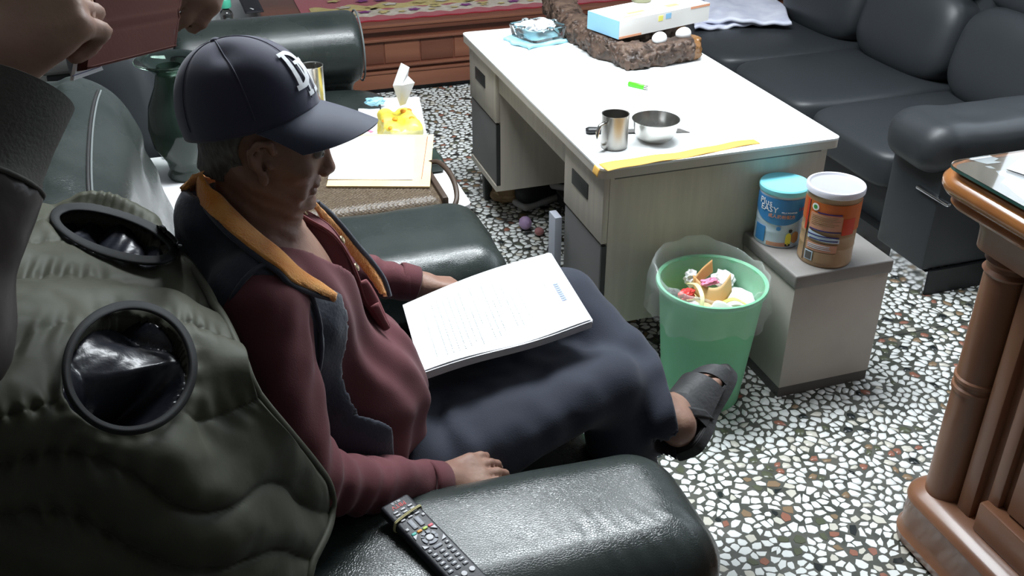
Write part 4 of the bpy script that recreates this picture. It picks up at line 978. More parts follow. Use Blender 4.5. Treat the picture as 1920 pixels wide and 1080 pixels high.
# yellow tissue pack
c = AZ(750, 245, TZ+.05); c = V((c.x, c.y, TZ))
t = thing('tissue_pack', 'yellow printed plastic tissue pack with one tissue pulled up', 'tissue pack', c)
def pk(P):
    d = RBox((c.x, c.y, TZ+.052), (.062, .105, .052), .028)(P); d = d+.010*np.exp(-((P[:, 0]-c.x)/.014)**2)*(P[:, 2] > TZ+.06)
    return d-.006*vnoise(P, 28, 5)-.003*vnoise(P, 60, 6)
sdf_mesh('plastic_film', pk, c-V((.10, .14, .0)), c+V((.10, .14, .13)), .0045, ['yellow_plastic', 'yellow_clear'], t, split=lambda C: ((C[:, 1] < c.y-.055) & (C[:, 2] < TZ+.085)).astype(int))
for i, (dx, dy, dz) in enumerate(((-.045, -.075, .092), (-.02, -.03, .106), (.035, -.04, .105), (.02, .03, .107), (-.05, .0, .09), (.045, .05, .10))):
    bm = NB(); bmesh.ops.create_uvsphere(bm, u_segments=12, v_segments=6, radius=1); 
    for v in bm.verts: v.co = V((v.co.x*.010, v.co.y*.013, v.co.z*.006))+c+V((dx, dy, dz))
    obj('printed_mark', bm, 'orange_print', t)
b0 = c+V((0, 0, .100)); bm = NB()
tri = {0: (750, 198, 0), 1: (737, 160, 0), 2: (752, 118, .0), 3: (767, 126, .01), 4: (764, 142, .02), 5: (777, 155, .03), 6: (760, 195, .01)}
Pq = [AY(x, y, c.y+dy) for x, y, dy in tri.values()]; mid = AY(752, 160, c.y-.03)
vs = [bm.verts.new(p) for p in Pq]; vm = bm.verts.new(mid)
for i in range(7): bm.faces.new((vm, vs[i], vs[(i+1) % 7]))
bmesh.ops.subdivide_edges(bm, edges=bm.edges, cuts=2, use_grid_fill=True)
r = bmesh.ops.solidify(bm, geom=bm.faces[:], thickness=.0015); obj('pulled_tissue', bm, 'tissue', t, 25)
crumple('blue_wrapper', 'small pale blue wrapper on the table behind the cap brim', 'wrapper', AZ(703, 190, TZ+.03), (.036, .018, .016), 'blue_cloth', 31)
flat_paper('printed_card', 'white card with pink print on the table beside the tissue pack', [(672, 262), (706, 262), (712, 205), (672, 205)], TZ+.001, .003, 'paper_white', 'card')
flat_paper('white_card', 'white sheet under the tissue pack at the far end of the table', [(722, 262), (802, 262), (786, 182), (712, 184)], TZ+.0005, .0015, 'paper_white', 'card')
p = AZ(692, 245, TZ+.006); bm = NB(); box(bm, p, (.012, .035, .002), .0005, rot=Matrix.Rotation(.5, 3, 'Z')); obj('pink_print', bm, 'pink_wrap', bpy.data.objects['printed_card'])
t = thing('green_box', 'dark green plastic case under the right side of the envelope', 'case', (.72, 2.9, TZ))
P_ = AZ(815, 300, TZ+.04); bm = NB(); bx(bm, P_.x-.16, P_.x+.028, P_.y-.02, P_.y+.10, TZ+.001, TZ+.045, .012, 3); obj('case_body', bm, 'dark_green', t)
bm = NB(); bx(bm, P_.x-.155, P_.x+.0285, P_.y-.021, P_.y+.099, TZ+.026, TZ+.0275); obj('case_seam', bm, 'dark_trim', t)
# metal cup behind the cap
c = AZ(592, 160, TZ); c = V((c.x, 3.22, TZ)); p_ = AY(583, 122, 3.18); c = V((p_.x, 3.18, TZ)); 
t = thing('steel_cup', 'shiny steel cup standing behind the peak of the cap', 'cup', c); H_ = p_.z-TZ
bm = NB(); lathe(bm, c, [(0, .002), (.030, 0), (.033, .01), (.038, H_-.004), (.0395, H_), (.036, H_-.002), (.031, .012), (0, .01)], 40); obj('cup_wall', bm, 'steel', t, 50)
bm = NB(); tube(bm, smooth_path([c+V((-.034, -.005, H_-.02)), c+V((-.060, -.01, H_-.03)), c+V((-.058, -.01, H_-.09)), c+V((-.034, -.005, H_-.10))], 6), .004, 8); obj('handle', bm, 'steel', t, 180)
# green glass vase
vc = AZ(352, 325, TZ); vc = V((vc.x, vc.y-.02, TZ)); top_z = AY(350, 108, vc.y).z; VH = top_z-TZ
t = thing('glass_vase', 'tall dark green glass vase with a wide clear rim behind the man', 'vase', vc)
pf = [(.0, .0), (.055, 0), (.060, .012), (.050, .03), (.056, .06), (.085, .11), (.092, .17), (.080, .24), (.052, .30), (.036, .36), (.033, VH-.10), (.040, VH-.045)]
bm = NB(); lathe(bm, vc, pf+[(.036, VH-.045), (.029, VH-.10), (.031, .36), (.047, .30), (.074, .24), (.086, .17), (.078, .11), (.050, .06), (0, .05)], 48); obj('vase_body', bm, 'glass_dark_green', t, 60)
bm = NB(); lathe(bm, vc, [(.036, VH-.05), (.062, VH-.022), (.098, VH-.004), (.101, VH), (.097, VH+.002), (.060, VH-.012), (.032, VH-.04)], 48, closed=True); obj('flared_rim', bm, 'glass_green', t, 60)
crumple('blue_tissue_wad', 'small dark striped cloth on the table left of the vase', 'cloth', AZ(300, 240, TZ+.05), (.045, .05, .03), 'plinth', 33, .4)
flat_paper('striped_paper', 'white and grey striped paper beside the vase', [(288, 212), (310, 206), (312, 214), (290, 222)], TZ+.09, .002, 'paper_white')
flat_paper('striped_paper', 'grey paper edge low down left of the vase', [(300, 272), (318, 268), (330, 300), (305, 298)], TZ+.002, .003, 'label_white')
# small low black cabinet in the back-left corner with bottle, strap and plastic bag
t = thing('low_cabinet', 'low dark cabinet in the far left corner beyond the rolled arm', 'cabinet', (0, 4.75, 0))
bm = NB(); bx(bm, -.60, .27, 4.42, 5.0, .0, .42, .01); obj('body', bm, 'sofa_dark', t); bm = NB(); bx(bm, -.61, .28, 4.41, 5.01, .42, .435, .004); obj('top', bm, 'plinth', t)
c = AZ(428, 52, .435); c = V((c.x, c.y, .435))
t = thing('water_bottle', 'clear plastic bottle with a mint green screw cap', 'bottle', c)
bm = NB(); lathe(bm, c, [(0, 0), (.028, 0), (.031, .01), (.031, .065), (.026, .078), (.016, .088), (.016, .096), (0, .096)], 32); obj('bottle_body', bm, 'glass_clear', t)
bm = NB(); lathe(bm, c, [(.017, .094), (.027, .096), (.0285, .1), (.0285, .132), (.026, .136), (0, .136)], 32); obj('screw_cap', bm, 'cap_mint', t)
bm = NB(); P0, P1, P2, P3 = [AZ(x, y, .50) for x, y in ((352, 38), (392, 20), (385, -40), (340, -30))]
grid_surface(bm, lambda u, v: (P0*(1-u)+P1*u)*(1-v)+(P3*(1-u)+P2*u)*v+V((0, 0, .012*math.sin(u*14+v*5)+.01*math.sin(v*17))), 24, 24, .002)
tag(obj('plastic_pouch', bm, 'label_white', None, 180, loc=P0), 'white plastic pouch lying beyond the rolled chair arm', 'pouch')
curl('clear_wrap', 'strip of clear grey plastic wrap beside the mint bottle cap', 'wrap', [AZ(388, 48, .45), AZ(402, 20, .47), AZ(398, -20, .46)], (1, .2, .1), .05, 'bag_clear')
t = thing('patterned_strap', 'black strap with white printed pattern at the back left', 'strap', AZ(470, 20, .46))
bm = NB(); A_, B_ = AZ(478, 28, .45), AZ(448, -30, .45); s_ = (B_-A_).cross(V((0, 0, 1))).normalized()*.045
grid_surface(bm, lambda u, v: A_.lerp(B_, u)+s_*(v-.5)*2+V((0, 0, .01+.006*math.sin(u*5))), 12, 6, .004); obj('band', bm, 'strap_black', t, 180)
for i in range(9):
    bm = NB(); q_ = A_.lerp(B_, .08+.1*i)+s_*rs.uniform(-.5, .5)+V((0, 0, .0175)); box(bm, q_, (.008, .030, .0015), .0003, rot=Matrix.Rotation(.4*(-1)**i, 3, 'Z')); obj('printed_mark', bm, 'paper_white', t)

# shoes and bits below the desk
def shoe(loc, rz, label, sole='shoe_sole'):
    L = V(loc); t = thing('sneaker', label, 'shoe', L); R = np.array(Matrix.Rotation(rz, 3, 'Z'))
    def up(P):
        q = (P-A3(L))@R; d = RBox((0, 0, .055), (.125, .042, .032), .03)(q); d = smin(d, Ell((-.075, 0, .075), (.055, .042, .05))(q), .03)
        d = np.maximum(d, -Ell((-.075, 0, .125), (.042, .028, .045))(q)); return np.maximum(d, .024-q[:, 2])
    sdf_mesh('upper', up, L-V((.16, .16, 0)), L+V((.16, .16, .16)), .006, 'shoe_black', t)
    def so(P):
        q = (P-A3(L))@R; return RBox((0, 0, .016), (.132, .047, .014), .012)(q)
    sdf_mesh('sole', so, L-V((.16, .16, .01)), L+V((.16, .16, .05)), .006, sole, t)
s1 = AZ(1000, 390, 0); shoe((s1.x+.06, s1.y+.05, 0), math.radians(20), 'black sneaker with a white sole on the floor under the desk')
s2 = AZ(1045, 385, 0); shoe((s2.x+.10, s2.y-.02, .06), math.radians(-40), 'second black sneaker resting tilted against the near pedestal')
tag(bpy.data.objects['sneaker.001'], 'second black sneaker lying on the cardboard shoebox under the desk', 'shoe')
t = thing('shoebox', 'low dark box under the desk kneehole beneath a sneaker', 'box', (s2.x+.1, s2.y, 0)); bm = NB(); bx(bm, s2.x+.01, s2.x+.26, s2.y-.10, s2.y+.08, 0, .045, .003); obj('box_body', bm, 'bag_dark', t)
bm = NB(); bx(bm, s2.x+.006, s2.x+.264, s2.y-.104, s2.y+.084, .045, .058, .002); obj('box_lid', bm, 'plinth', t)
crumple('dark_bag', 'large black bag stuffed at the back of the desk kneehole', 'bag', (1.42, 2.98, .13), (.20, .20, .125), 'bag_dark', 41, .45)
crumple('lilac_ball', 'lilac balloon-like ball on the floor below the sneakers', 'ball', AZ(985, 418, .03), (.024, .030, .026), 'lilac', 43, .15)
crumple('pink_ball', 'small dull pink ball on the floor by the desk', 'ball', AZ(1011, 434, .02), (.018, .018, .016), 'pink_dull', 44, .15)
p1, p2 = AZ(1030, 430, .03), AZ(1015, 474, .0)
bm = NB(); curl_pts = [AZ(1047, 392, .16), AZ(1043, 430, .05), AZ(1030, 468, .02)]
curl('grey_box_flap', 'grey cloth strap hanging down beside the near pedestal', 'strap', curl_pts, (.8, .5, 0), .04, 'bag_dark')
t = thing('white_carton', 'narrow pale grey carton standing in front of the near pedestal', 'box', AZ(1040, 470, 0))
pp = AX(1040, 470, .99); bm = NB(); bx(bm, .962, .985, 2.525, 2.580, 0.10, .405, .002); obj('carton_body', bm, 'carton_grey', t)
bm = NB(); bx(bm, .960, .985, 2.520, 2.585, 0.0, .10, .002); obj('carton_base', bm, 'label_white', t)
crumple('brown_bag', 'brown paper bag on the floor beneath the far pedestal', 'bag', AZ(935, 368, .03)+V((.05, .03, 0)), (.075, .07, .04), 'tan_box', 46, .4)

# ================= remote control =================
nb_ = bvh_of(near_armrest)
r0 = hit_px(nb_, 739, 966) or AZ(739, 966, .572); r1 = hit_px(nb_, 888, 1125) or AZ(905, 1125, .572)
r0 = V((r0.x, r0.y, r0.z)); mid_ = (r0+r1)/2; lift = max(0, drop(nb_, mid_.x, mid_.y)-mid_.z)+.003; r0.z += lift; r1.z += lift
fw_ = (r1-r0).normalized(); up_ = V((0, 0, 1)); up_ = (up_-fw_*up_.dot(fw_)).normalized(); sd = up_.cross(fw_)   # sd points to its right seen from the top end
t = thing('remote_control', 'black remote control with many keys lying on the near armrest', 'remote', r0)
RW, RL, RT = .053, .215, .020
RM = Matrix((sd, fw_, up_)).transposed(); 
def rp(x, y, z=0): return r0+sd*x+fw_*y+up_*z
bm = NB(); box(bm, rp(0, RL/2, RT/2+.001), (RW, RL, RT), .005, 3, rot=RM); obj('housing', bm, 'remote_black', t)
TF = RT+.001
def key(x, y, wx, wy, mt, mark=None, nm='key', rot=0, rnd=.0015):
    bm = NB(); box(bm, rp(x, y, TF+.0008), (wx, wy, .0026), min(rnd, wx/3, wy/3), 2, rot=RM @ Matrix.Rotation(rot, 3, 'Z')); k_ = obj(nm, bm, mt, t)
    if mark:
        bm = NB(); box(bm, rp(x, y, TF+.0023), (mark*wx, mark*wy, .0006), rot=RM @ Matrix.Rotation(rot, 3, 'Z')); obj('key_mark', bm, 'paper_white', k_)
for j in range(4):
    for i in range(3): key((i-1)*.0135, .026+j*.0068, .0085, .0034, 'key_white')
for i in (-1, 1): key(i*.0063, .062, .0085, .021, 'key_grey'); [key(i*.0063, .062+dy, .0022, .0028, 'paper_white', nm='key_mark') for dy in (-.0065, 0, .0065)]
key(-.0195, .066, .0055, .0055, 'key_white'); key(.0195, .054, .0055, .0055, 'key_white')
for i, m_ in enumerate(('key_red', 'key_lime', 'key_orange', 'key_teal')): key((1.5-i)*.0105, .079, .0085, .0052, m_)
cy_ = .0985
bm = NB()
for q in range(4):
    a0 = q*PI/2+.12+PI/4
    for k in range(8):
        a, b = a0+k*(PI/2-.24)/8, a0+(k+1)*(PI/2-.24)/8
        vs = [bm.verts.new(rp(r_*math.cos(aa), cy_+r_*math.sin(aa), z)) for z in (TF, TF+.002) for r_, aa in ((.0085, a), (.0135, a), (.0135, b), (.0085, b))]
        for f in ((4, 5, 6, 7), (0, 1, 5, 4), (1, 2, 6, 5), (2, 3, 7, 6), (3, 0, 4, 7)): bm.faces.new([vs[i] for i in f])
bmesh.ops.remove_doubles(bm, verts=bm.verts, dist=1e-5); obj('ring_keys', bm, 'key_grey', t)
bm = NB(); lathe(bm, rp(0, cy_, TF), [(.0058, 0), (.0056, .002), (0, .0024)], 20, axis=up_); obj('centre_key', bm, 'key_white', t)
for sx in (-1, 1):
    for sy in (-1, 1):
        bm = NB(); q = [rp(sx*.0205, cy_+sy*.015, TF+z) for z in (0,)]; vs = [bm.verts.new(rp(sx*a, cy_+sy*b, TF+z)) for z in (0, .002) for a, b in ((.012, .0155), (.0205, .0155), (.0205, .0075))]
        for f in ((3, 4, 5), (0, 1, 4, 3), (1, 2, 5, 4), (2, 0, 3, 5)): bm.faces.new([vs[i] for i in f])
        bmesh.ops.recalc_face_normals(bm, faces=bm.faces); obj('corner_key', bm, 'key_white', t)
key(0, .1195, .016, .0062, 'key_grey'); key(-.0165, .1215, .007, .0055, 'key_grey', .45); key(.0165, .1215, .007, .0055, 'key_grey', .45)
for j in range(5):
    for i in range(3): key((i-1)*.0142, .1315+j*.0098, .0092, .0058, 'key_grey', .42)
for i in range(3):
    bm = NB(); lathe(bm, rp((i-1)*.015, .186, TF), [(.0048, 0), (.0046, .002), (0, .0023)], 18, axis=up_); obj('round_key', bm, 'key_white', t)
TM = Matrix((-sd, -fw_, up_)).transposed().to_4x4()
def tt(x, y): m = (Matrix((-sd, fw_, up_)).transposed()).to_4x4(); m.translation = rp(x, y, TF+.0004); return m
bm = NB(); text_mesh(bm, 'PBTV', .0115, tt(-.001, .0150), .0005); obj('lettering', bm, 'print_red', t, None)
bm = NB(); text_mesh(bm, '機上盒', .0058, tt(-.001, .0068), .0005); obj('lettering', bm, 'key_white', t, None)
bm = NB(); y_ = .040
loop = [rp(-RW/2-.0008, y_+.004, .004), rp(-RW/2-.0008, y_+.003, TF-.002), rp(-RW/2+.004, y_+.002, TF+.0022), rp(0, y_-.001, TF+.004), rp(RW/2-.004, y_-.004, TF+.0022), rp(RW/2+.0008, y_-.005, TF-.002), rp(RW/2+.0008, y_-.005, .004), rp(0, y_, -.0005)]
tube(bm, smooth_path(loop, 4, True), .0013, 6, closed=True); tube(bm, [p+fw_*.0024 for p in smooth_path(loop, 4, True)], .0011, 6, closed=True); obj('rubber_band', bm, 'rubber', t, 180)
# ================= hands =================
def hand_prims(wrist, fdir, palm_n, side, s=1.0, curl=(20, 30, 20), spread=6, thumb=(35, 10), thumb_in=0):
    """fdir: direction of the hand, palm_n: direction the palm faces, side: +1/-1 puts the thumb on fdir x palm_n * side"""
    W = V(wrist); f = V(fdir).normalized(); n = V(palm_n); n = (n-f*n.dot(f)).normalized(); t = f.cross(n)*side
    out = []; P = lambda a, b, c: W+f*(a*s)+t*(b*s)+n*(c*s)
    out.append((Cap(W-f*.02*s, P(.02, 0, 0), .025*s, .026*s), .02))
    for b in (.028, .010, -.010, -.027): out.append((Cap(P(.018, b*.7, 0), P(.078-abs(b)*.25, b, -.004), .0165*s, .0125*s), .012))
    out.append((Cap(P(.02, .020, .010), P(.055, .036, .012), .017*s, .014*s), .012))
    tips = []
    for k, (b, L) in enumerate(((.029, .068), (.010, .076), (-.010, .070), (-.028, .056))):
        p = P(.080-abs(b)*.25, b, -.004); ang = 0; yaw = math.radians(spread*(1.5-k)*.6); r0_ = .0098
        for j, (fr, cu) in enumerate(zip((.45, .31, .24), curl)):
            ang += math.radians(cu); d = (f*math.cos(yaw)+t*math.sin(yaw))*math.cos(ang)+n*math.sin(ang)
            q = p+d*(L*fr*s); out.append((Cap(p, q, r0_*s, (r0_-.0010)*s), .005 if j == 0 else .003)); p = q; r0_ -= .0009
        tips.append((p, d, -n*math.cos(ang)+f*math.sin(ang)))
    a, b_ = math.radians(thumb[0]), math.radians(thumb[1]); d1 = (f*math.cos(a)+t*math.sin(a))*math.cos(b_)+n*math.sin(b_)
    p = P(.050, .036, .012); q = p+d1*(.036*s); out.append((Cap(p, q, .0128*s, .0108*s), .010))
    a2 = a-math.radians(25+thumb_in); d2 = (f*math.cos(a2)+t*math.sin(a2))*math.cos(b_)+n*math.sin(b_); q2 = q+d2*(.028*s); out.append((Cap(q, q2, .0108*s, .0088*s), .004))
    tips.append((q2, d2, -n+t*.3)); return out, tips
def nails(tips, par, s=1.0, mt='nail', which=range(5)):
    for i in which:
        p, d, up = tips[i]; up = (up-d*up.dot(d)).normalized(); bm = NB(); x = d.cross(up)
        q = p+up*(.0068*s)+d*(.001*s); grid_surface(bm, lambda u, v: q+x*((u-.5)*.0105*s)+d*((v-.5)*.012*s)-up*(.0022*s*(2*u-1)**2+.0014*s*(2*v-1)**2), 6, 5, .0006); obj('fingernail', bm, mt, par, 180)

def head_prims(Hc, F, U, s=1.0):
    """head about 0.235 tall; F face direction, U up"""
    F = V(F).normalized(); U = (V(U)-F*V(U).dot(F)).normalized(); S = F.cross(U)   # S: figure's right
    R = Matrix((F, S, U)).transposed(); P = lambda a, b, c: V(Hc)+(F*a+S*b+U*c)*s
    it = [(Ell(P(-.012, 0, .030), (.098*s, .077*s, .088*s), R), .01), (Ell(P(.030, 0, -.030), (.060*s, .062*s, .085*s), R), .03)]
    it += [(Cap(P(-.005, .052, -.045), P(.060, .020, -.092), .018*s, .016*s), .02), (Cap(P(-.005, -.052, -.045), P(.060, -.020, -.092), .018*s, .016*s), .02)]
    it += [(Ell(P(.078, 0, -.090), (.018*s, .020*s, .016*s), R), .014)]
    for b in (-1, 1):
        it += [(Ell(P(.062, b*.044, -.018), (.022*s, .020*s, .018*s), R), .016), (Cap(P(.083, b*.012, .030), P(.070, b*.048, .028), .010*s, .008*s), .010)]
        it += [(Cap(P(.070, b*.030, -.030), P(.070, b*.036, -.066), .012*s, .010*s), .012)]
    it += [(Cap(P(.083, 0, .018), P(.100, 0, -.020), .0085*s, .0105*s), .008), (Ell(P(.102, 0, -.024), (.011*s, .012*s, .009*s), R), .006)]
    for b in (-1, 1): it.append((Ell(P(.098, b*.012, -.029), (.009*s, .008*s, .008*s), R), .004))
    it += [(Cap(P(.090, .018, -.052), P(.090, -.018, -.052), .0058*s), .006), (Cap(P(.088, .016, -.063), P(.088, -.016, -.063), .0062*s), .005)]
    return it, P, R, (F, S, U)
def head_cuts(P, R, s=1.0):
    return [Ell(P(.094, b*.031, .012), (.012*s, .015*s, .009*s), R) for b in (-1, 1)]+[Ell(P(.103, b*.006, -.0355), (.004*s, .0035*s, .004*s), R) for b in (-1, 1)]+[Ell(P(.100, 0, -.0575), (.012*s, .020*s, .0016*s), R)]
def ear_prims(P_, b, s=1.0):
    it = []; P = lambda x, y, z: P_(x+.008, y, z-.010)
    pts = [P(.010, b*.074, -.022), P(-.012, b*.084, -.004), P(-.020, b*.090, .018), P(-.010, b*.090, .036), P(.006, b*.084, .038), P(.012, b*.078, .022)]
    for a, c in zip(pts[:-1], pts[1:]): it.append((Cap(a, c, .0052*s), .003))
    it.append((Ell(P(.006, b*.077, -.024), (.009*s, .006*s, .012*s)), .004)); it.append((Cap(P(-.006, b*.078, -.004), P(-.008, b*.080, .024), .0055*s), .006)); it.append((Cap(P(.008, b*.074, .002), P(.012, b*.074, -.004), .005*s), .004))
    return it

# ================= the seated man =================
man = thing('person', 'seated man in a navy cap, maroon shirt and navy vest reading papers on his lap', 'person', (.16, 1.5, .38))
Hc = AY(499, 258, 1.490); F_ = V((math.cos(math.radians(15)), -math.sin(math.radians(15)), -.30)); U_ = V((.0, 0, 1))
hp, HP, HR, (hF, hS, hU) = head_prims(Hc, F_, U_)
SR, SL = V((.035, 1.335, .955)), V((.070, 1.660, .940))
ER, EL = V((.055, 1.215, .700)), V((.175, 1.860, .735))
WR, WL = V((.300, 1.318, .548)), V((.385, 1.835, .655))
HIR, HIL = V((.190, 1.410, .475)), V((.190, 1.590, .475))
KR, KL = V((.715, 1.530, .520)), V((.690, 1.765, .580))
AR, AL = V((.790, 1.500, .085)), V((.850, 1.475, .425))
torso = [(Ell((.15, 1.50, .47), (.15, .175, .11)), .05), (Ell((.165, 1.50, .64), (.140, .158, .160)), .05), (Ell((.085, 1.50, .83), (.115, .160, .185)), .05), (Cap(SR+V((0, .03, 0)), SL-V((0, .03, 0)), .058), .05)]
def skin_items():
    it = list(hp)
    it += [(Cap((.045, 1.5, .95), HP(-.015, 0, -.050), .060, .055), .025), (Cap((.095, 1.5, .965), HP(.03, 0, -.075), .020, .026), .03)]
    it += [(Ell((.15, 1.50, .47), (.13, .155, .09)), .05), (Ell((.155, 1.50, .64), (.115, .135, .15)), .05), (Ell((.085, 1.50, .83), (.098, .140, .17)), .05), (Cap(SR+V((0, .03, 0)), SL-V((0, .03, 0)), .045), .05)]
    it += [(Cap(SR, ER, .045, .036), .03), (Cap(ER, WR, .036, .025), .02), (Cap(SL, EL, .045, .036), .03), (Cap(EL, WL, .036, .025), .02)]
    it += [(Cap(HIR, KR, .075, .052), .04), (Cap(KR, AR, .050, .032), .02), (Cap(HIL, KL, .075, .052), .04), (Cap(KL, AL, .050, .034), .02)]
    return it
hr, hrt = hand_prims(WR, (.94, .28, -.16), (.05, .35, -1), -1, 1.02, (8, 22, 24), 5, (30, 15))
hl, hlt = hand_prims(WL, (.95, -.10, -.20), (.15, -.25, -1), 1, 1.02, (22, 32, 20), 5, (32, 20))
# left foot: d along the foot, nrm out of the sole
fd = (CR*.41+CU*.60+CF*.68).normalized(); fn_ = (CR*.65-CU*.65+CF*.22); fn_ = (fn_-fd*fn_.dot(fd)).normalized(); fs = fd.cross(fn_)*1.2   # fs: toward the medial side or back
FH = AY(1284, 838, 1.470)         # heel centre
FL = .250
def fp(a, b, c): return FH+fd*(a*FL)+fs*(b*FL)-fn_*(c*FL)      # c: height above the sole
BT = 1 if (CU-CR).dot(fs) > 0 else -1                     # side on which the big toe lies (upper left in the picture)
foot = [(Cap(AL, fp(.16, 0, .26), .036, .036), .02), (Cap(fp(.10, 0, .16), fp(.18, 0, .22), .036, .036), .02), (Cap(fp(.08, 0, .12), fp(.55, 0, .13), .032, .030), .02), (Cap(fp(.18, 0, .25), fp(.62, .03*BT, .12), .032, .024), .03),
        (Cap(fp(.55, .12*BT, .11), fp(.74, .13*BT, .08), .022, .020), .02), (Cap(fp(.5, -.10*BT, .09), fp(.68, -.13*BT, .07), .022, .017), .02)]
for k, (b, l0, l1, r_) in enumerate(((.120, .72, .885, .0135), (.045, .73, .885, .0095), (-.01, .72, .86, .009), (-.07, .70, .83, .0085), (-.125, .67, .79, .008))):
    foot.append((Cap(fp(l0, b*BT, .085), fp(l1-.03, b*BT, .075), r_, r_*.95), .006))
# right foot on the floor, hidden behind the near armrest
foot2 = [(Cap(AR, AR+V((.02, 0, -.035)), .034), .02), (Cap(AR+V((-.03, 0, -.05)), AR+V((.13, 0, -.055)), .03, .024), .03)]
items = skin_items()+ear_prims(HP, 1)+ear_prims(HP, -1)+hr+hl+foot+foot2
bl_ = Blend(items); cuts = head_cuts(HP, HR)
def manskin(P):
    d = bl_(P)
    near = np.linalg.norm(P-A3(Hc), axis=1) < .17
    if near.any():
        q = P[near]; e = d[near]
        for g in cuts: e = smax(e, -g(q), .004)
        # wrinkles of an old face and neck
        loc_ = (q-A3(Hc))@np.array(HR, np.float32)
        e = e+.0011*np.sin(loc_[:, 2]*260+loc_[:, 0]*120+2*vnoise(q, 30, 1))*np.clip((-.02-loc_[:, 2])/.05, 0, 1)-.0012*vnoise(q, 60, 2)
        d[near] = e
    return d
body = sdf_mesh('body', manskin, (-.12, 1.10, .0), (1.12, 2.0, 1.30), .0042, 'skin', man, 180, 1)
nails(hrt, man, 1.0, which=(0, 1, 2, 3, 4))
# big toe nail
bm = NB(); q = fp(.865, .120*BT, .128); grid_surface(bm, lambda u, v: q+fs*((u-.5)*.016)+fd*((v-.5)*.014)+fn_*(.003*(2*u-1)**2), 6, 5, .001); obj('toenail', bm, 'nail', man, 180)
for b in (-1, 1):
    bm = NB(); bmesh.ops.create_uvsphere(bm, u_segments=16, v_segments=10, radius=.0115); bmesh.ops.translate(bm, verts=bm.verts, vec=HP(.080, b*.031, .011)); e_o = obj('eye', bm, 'eye_white', man, 180)
    bm = NB(); lathe(bm, HP(.0905, b*.031, .0095), [(.0055, 0), (.004, .0012), (0, .0016)], 14, axis=hF); obj('iris', bm, 'eye_dark', e_o, 180)
    bm = NB(); tube(bm, smooth_path([HP(.094, b*.012, .030), HP(.092, b*.028, .035), HP(.078, b*.046, .030)], 5), [.0018]*11, 6); obj('eyebrow', bm, 'hair_grey', man, 180)
# cropped grey hair below the cap
hs = Ell(HP(-.013, 0, .028), (.1005, .0795, .0905), HR); hneck = Cap(HP(-.045, 0, -.02), HP(-.050, 0, -.062), .050, .044)
def hairf(P):
    q = (P-A3(Hc))@np.array(HR, np.float32); d = smin(hs(P), hneck(P), .02)-.0016-.0014*vnoise(P, 160, 3)
    d = np.maximum(d, q[:, 0]-.004-.5*np.clip(q[:, 2], -1, .03)*0); d = np.maximum(d, -.072-q[:, 2]+.35*np.clip(q[:, 0]+.05, 0, 1))
    earcut = np.linalg.norm((q-np.array([-.004, 0, .004], np.float32))*np.array([1/.026, 0, 1/.036], np.float32), axis=1)-1
    d = np.maximum(d, -earcut*.026); return np.maximum(d, q[:, 2]-.085)
sdf_mesh('hair', hairf, Hc-V((.14, .12, .12)), Hc+V((.12, .12, .12)), .0035, 'hair_grey', man, 180)

# ---- cap ----
CC = AY(466, 208, 1.490); cR = Matrix((hF, hS, hU)).transposed()
tilt = Matrix.Rotation(math.radians(-18), 3, 'Z') @ Matrix.Rotation(math.radians(31), 3, hS); cF, cU = tilt @ hF, tilt @ hU; cS = cF.cross(cU); cR = Matrix((cF, cS, cU)).transposed()
CA, CB, CZ = .112, .0885, .112
def capw(a, b, c): return CC+cF*a+cS*b+cU*c
def dome(th, ph, off=0.0):
    """th azimuth from the front, ph elevation 0..90"""
    fr = max(0, math.cos(th)); x = (CA+off)*math.cos(th)*math.cos(ph); y = (CB+off)*math.sin(th)*math.cos(ph); z = (CZ+off)*(math.sin(ph)**.92)
    x -= .012*math.sin(ph)**3; z += .007*fr*math.sin(2*ph)
    # soft dents in the crown
    z += .0035*math.sin(3*th+1)*math.sin(ph)**2*math.cos(ph)
    sag = .007*math.exp(-((th-math.radians(62))/.30)**2)*math.exp(-((ph-1.05)/.22)**2)
    return capw(x, y, z-sag-.010*(1-math.cos(th))*0)
hat = bpy.data.objects.new('cap', None)
bm = NB(); NT, NP = 96, 26; rows = []
for j in range(NP+1):
    ph = -.13+(PI/2+.13)*j/NP; row = []
    for i in range(NT):
        th = 2*PI*i/NT; seam = 0.0012*math.exp(-((((th/(PI/3))+.5) % 1-.5)/.045)**2)*(1 if ph > .0 else .3)
        row.append(dome(th, max(ph, 0) if ph > 0 else 0, -seam)+cU*(ph*CZ if ph < 0 else 0))
    rows.append(row)
vs = [[bm.verts.new(p) for p in r] for r in rows[:-1]]; apex = bm.verts.new(rows[-1][0])
for j in range(NP-1):
    for i in range(NT): k = (i+1) % NT; bm.faces.new((vs[j][i], vs[j][k], vs[j+1][k], vs[j+1][i]))
for i in range(NT): bm.faces.new((vs[-1][i], vs[-1][(i+1) % NT], apex))
bmesh.ops.recalc_face_normals(bm, faces=bm.faces); bmesh.ops.solidify(bm, geom=bm.faces[:], thickness=.0022)
crown = obj('cap_crown', bm, 'cap_navy', man, 180)
def brim(u, v):
    a = -1.10+2.20*u; bx0 = CA*math.cos(a)*.985; by0 = CB*math.sin(a)*.985
    L = .091*max(0, math.cos(a*.95))**.50
    s = v; x = bx0+L*s*(.98); y = by0*(1+.02*s)
    droop = .34*L*s+.12*L*s*s+.34*(y/.0885)**2*(.020+.044*s)
    return capw(x, y, -.010-droop)
bm = NB(); grid_surface(bm, brim, 48, 16, .0028); bmesh.ops.recalc_face_normals(bm, faces=bm.faces); obj('cap_brim', bm, 'cap_brim', crown, 60)
bm = NB(); tube(bm, [brim(i/40, 0)+cU*.002 for i in range(41)], .0016, 6); obj('brim_seam', bm, 'cap_navy', crown, 180)
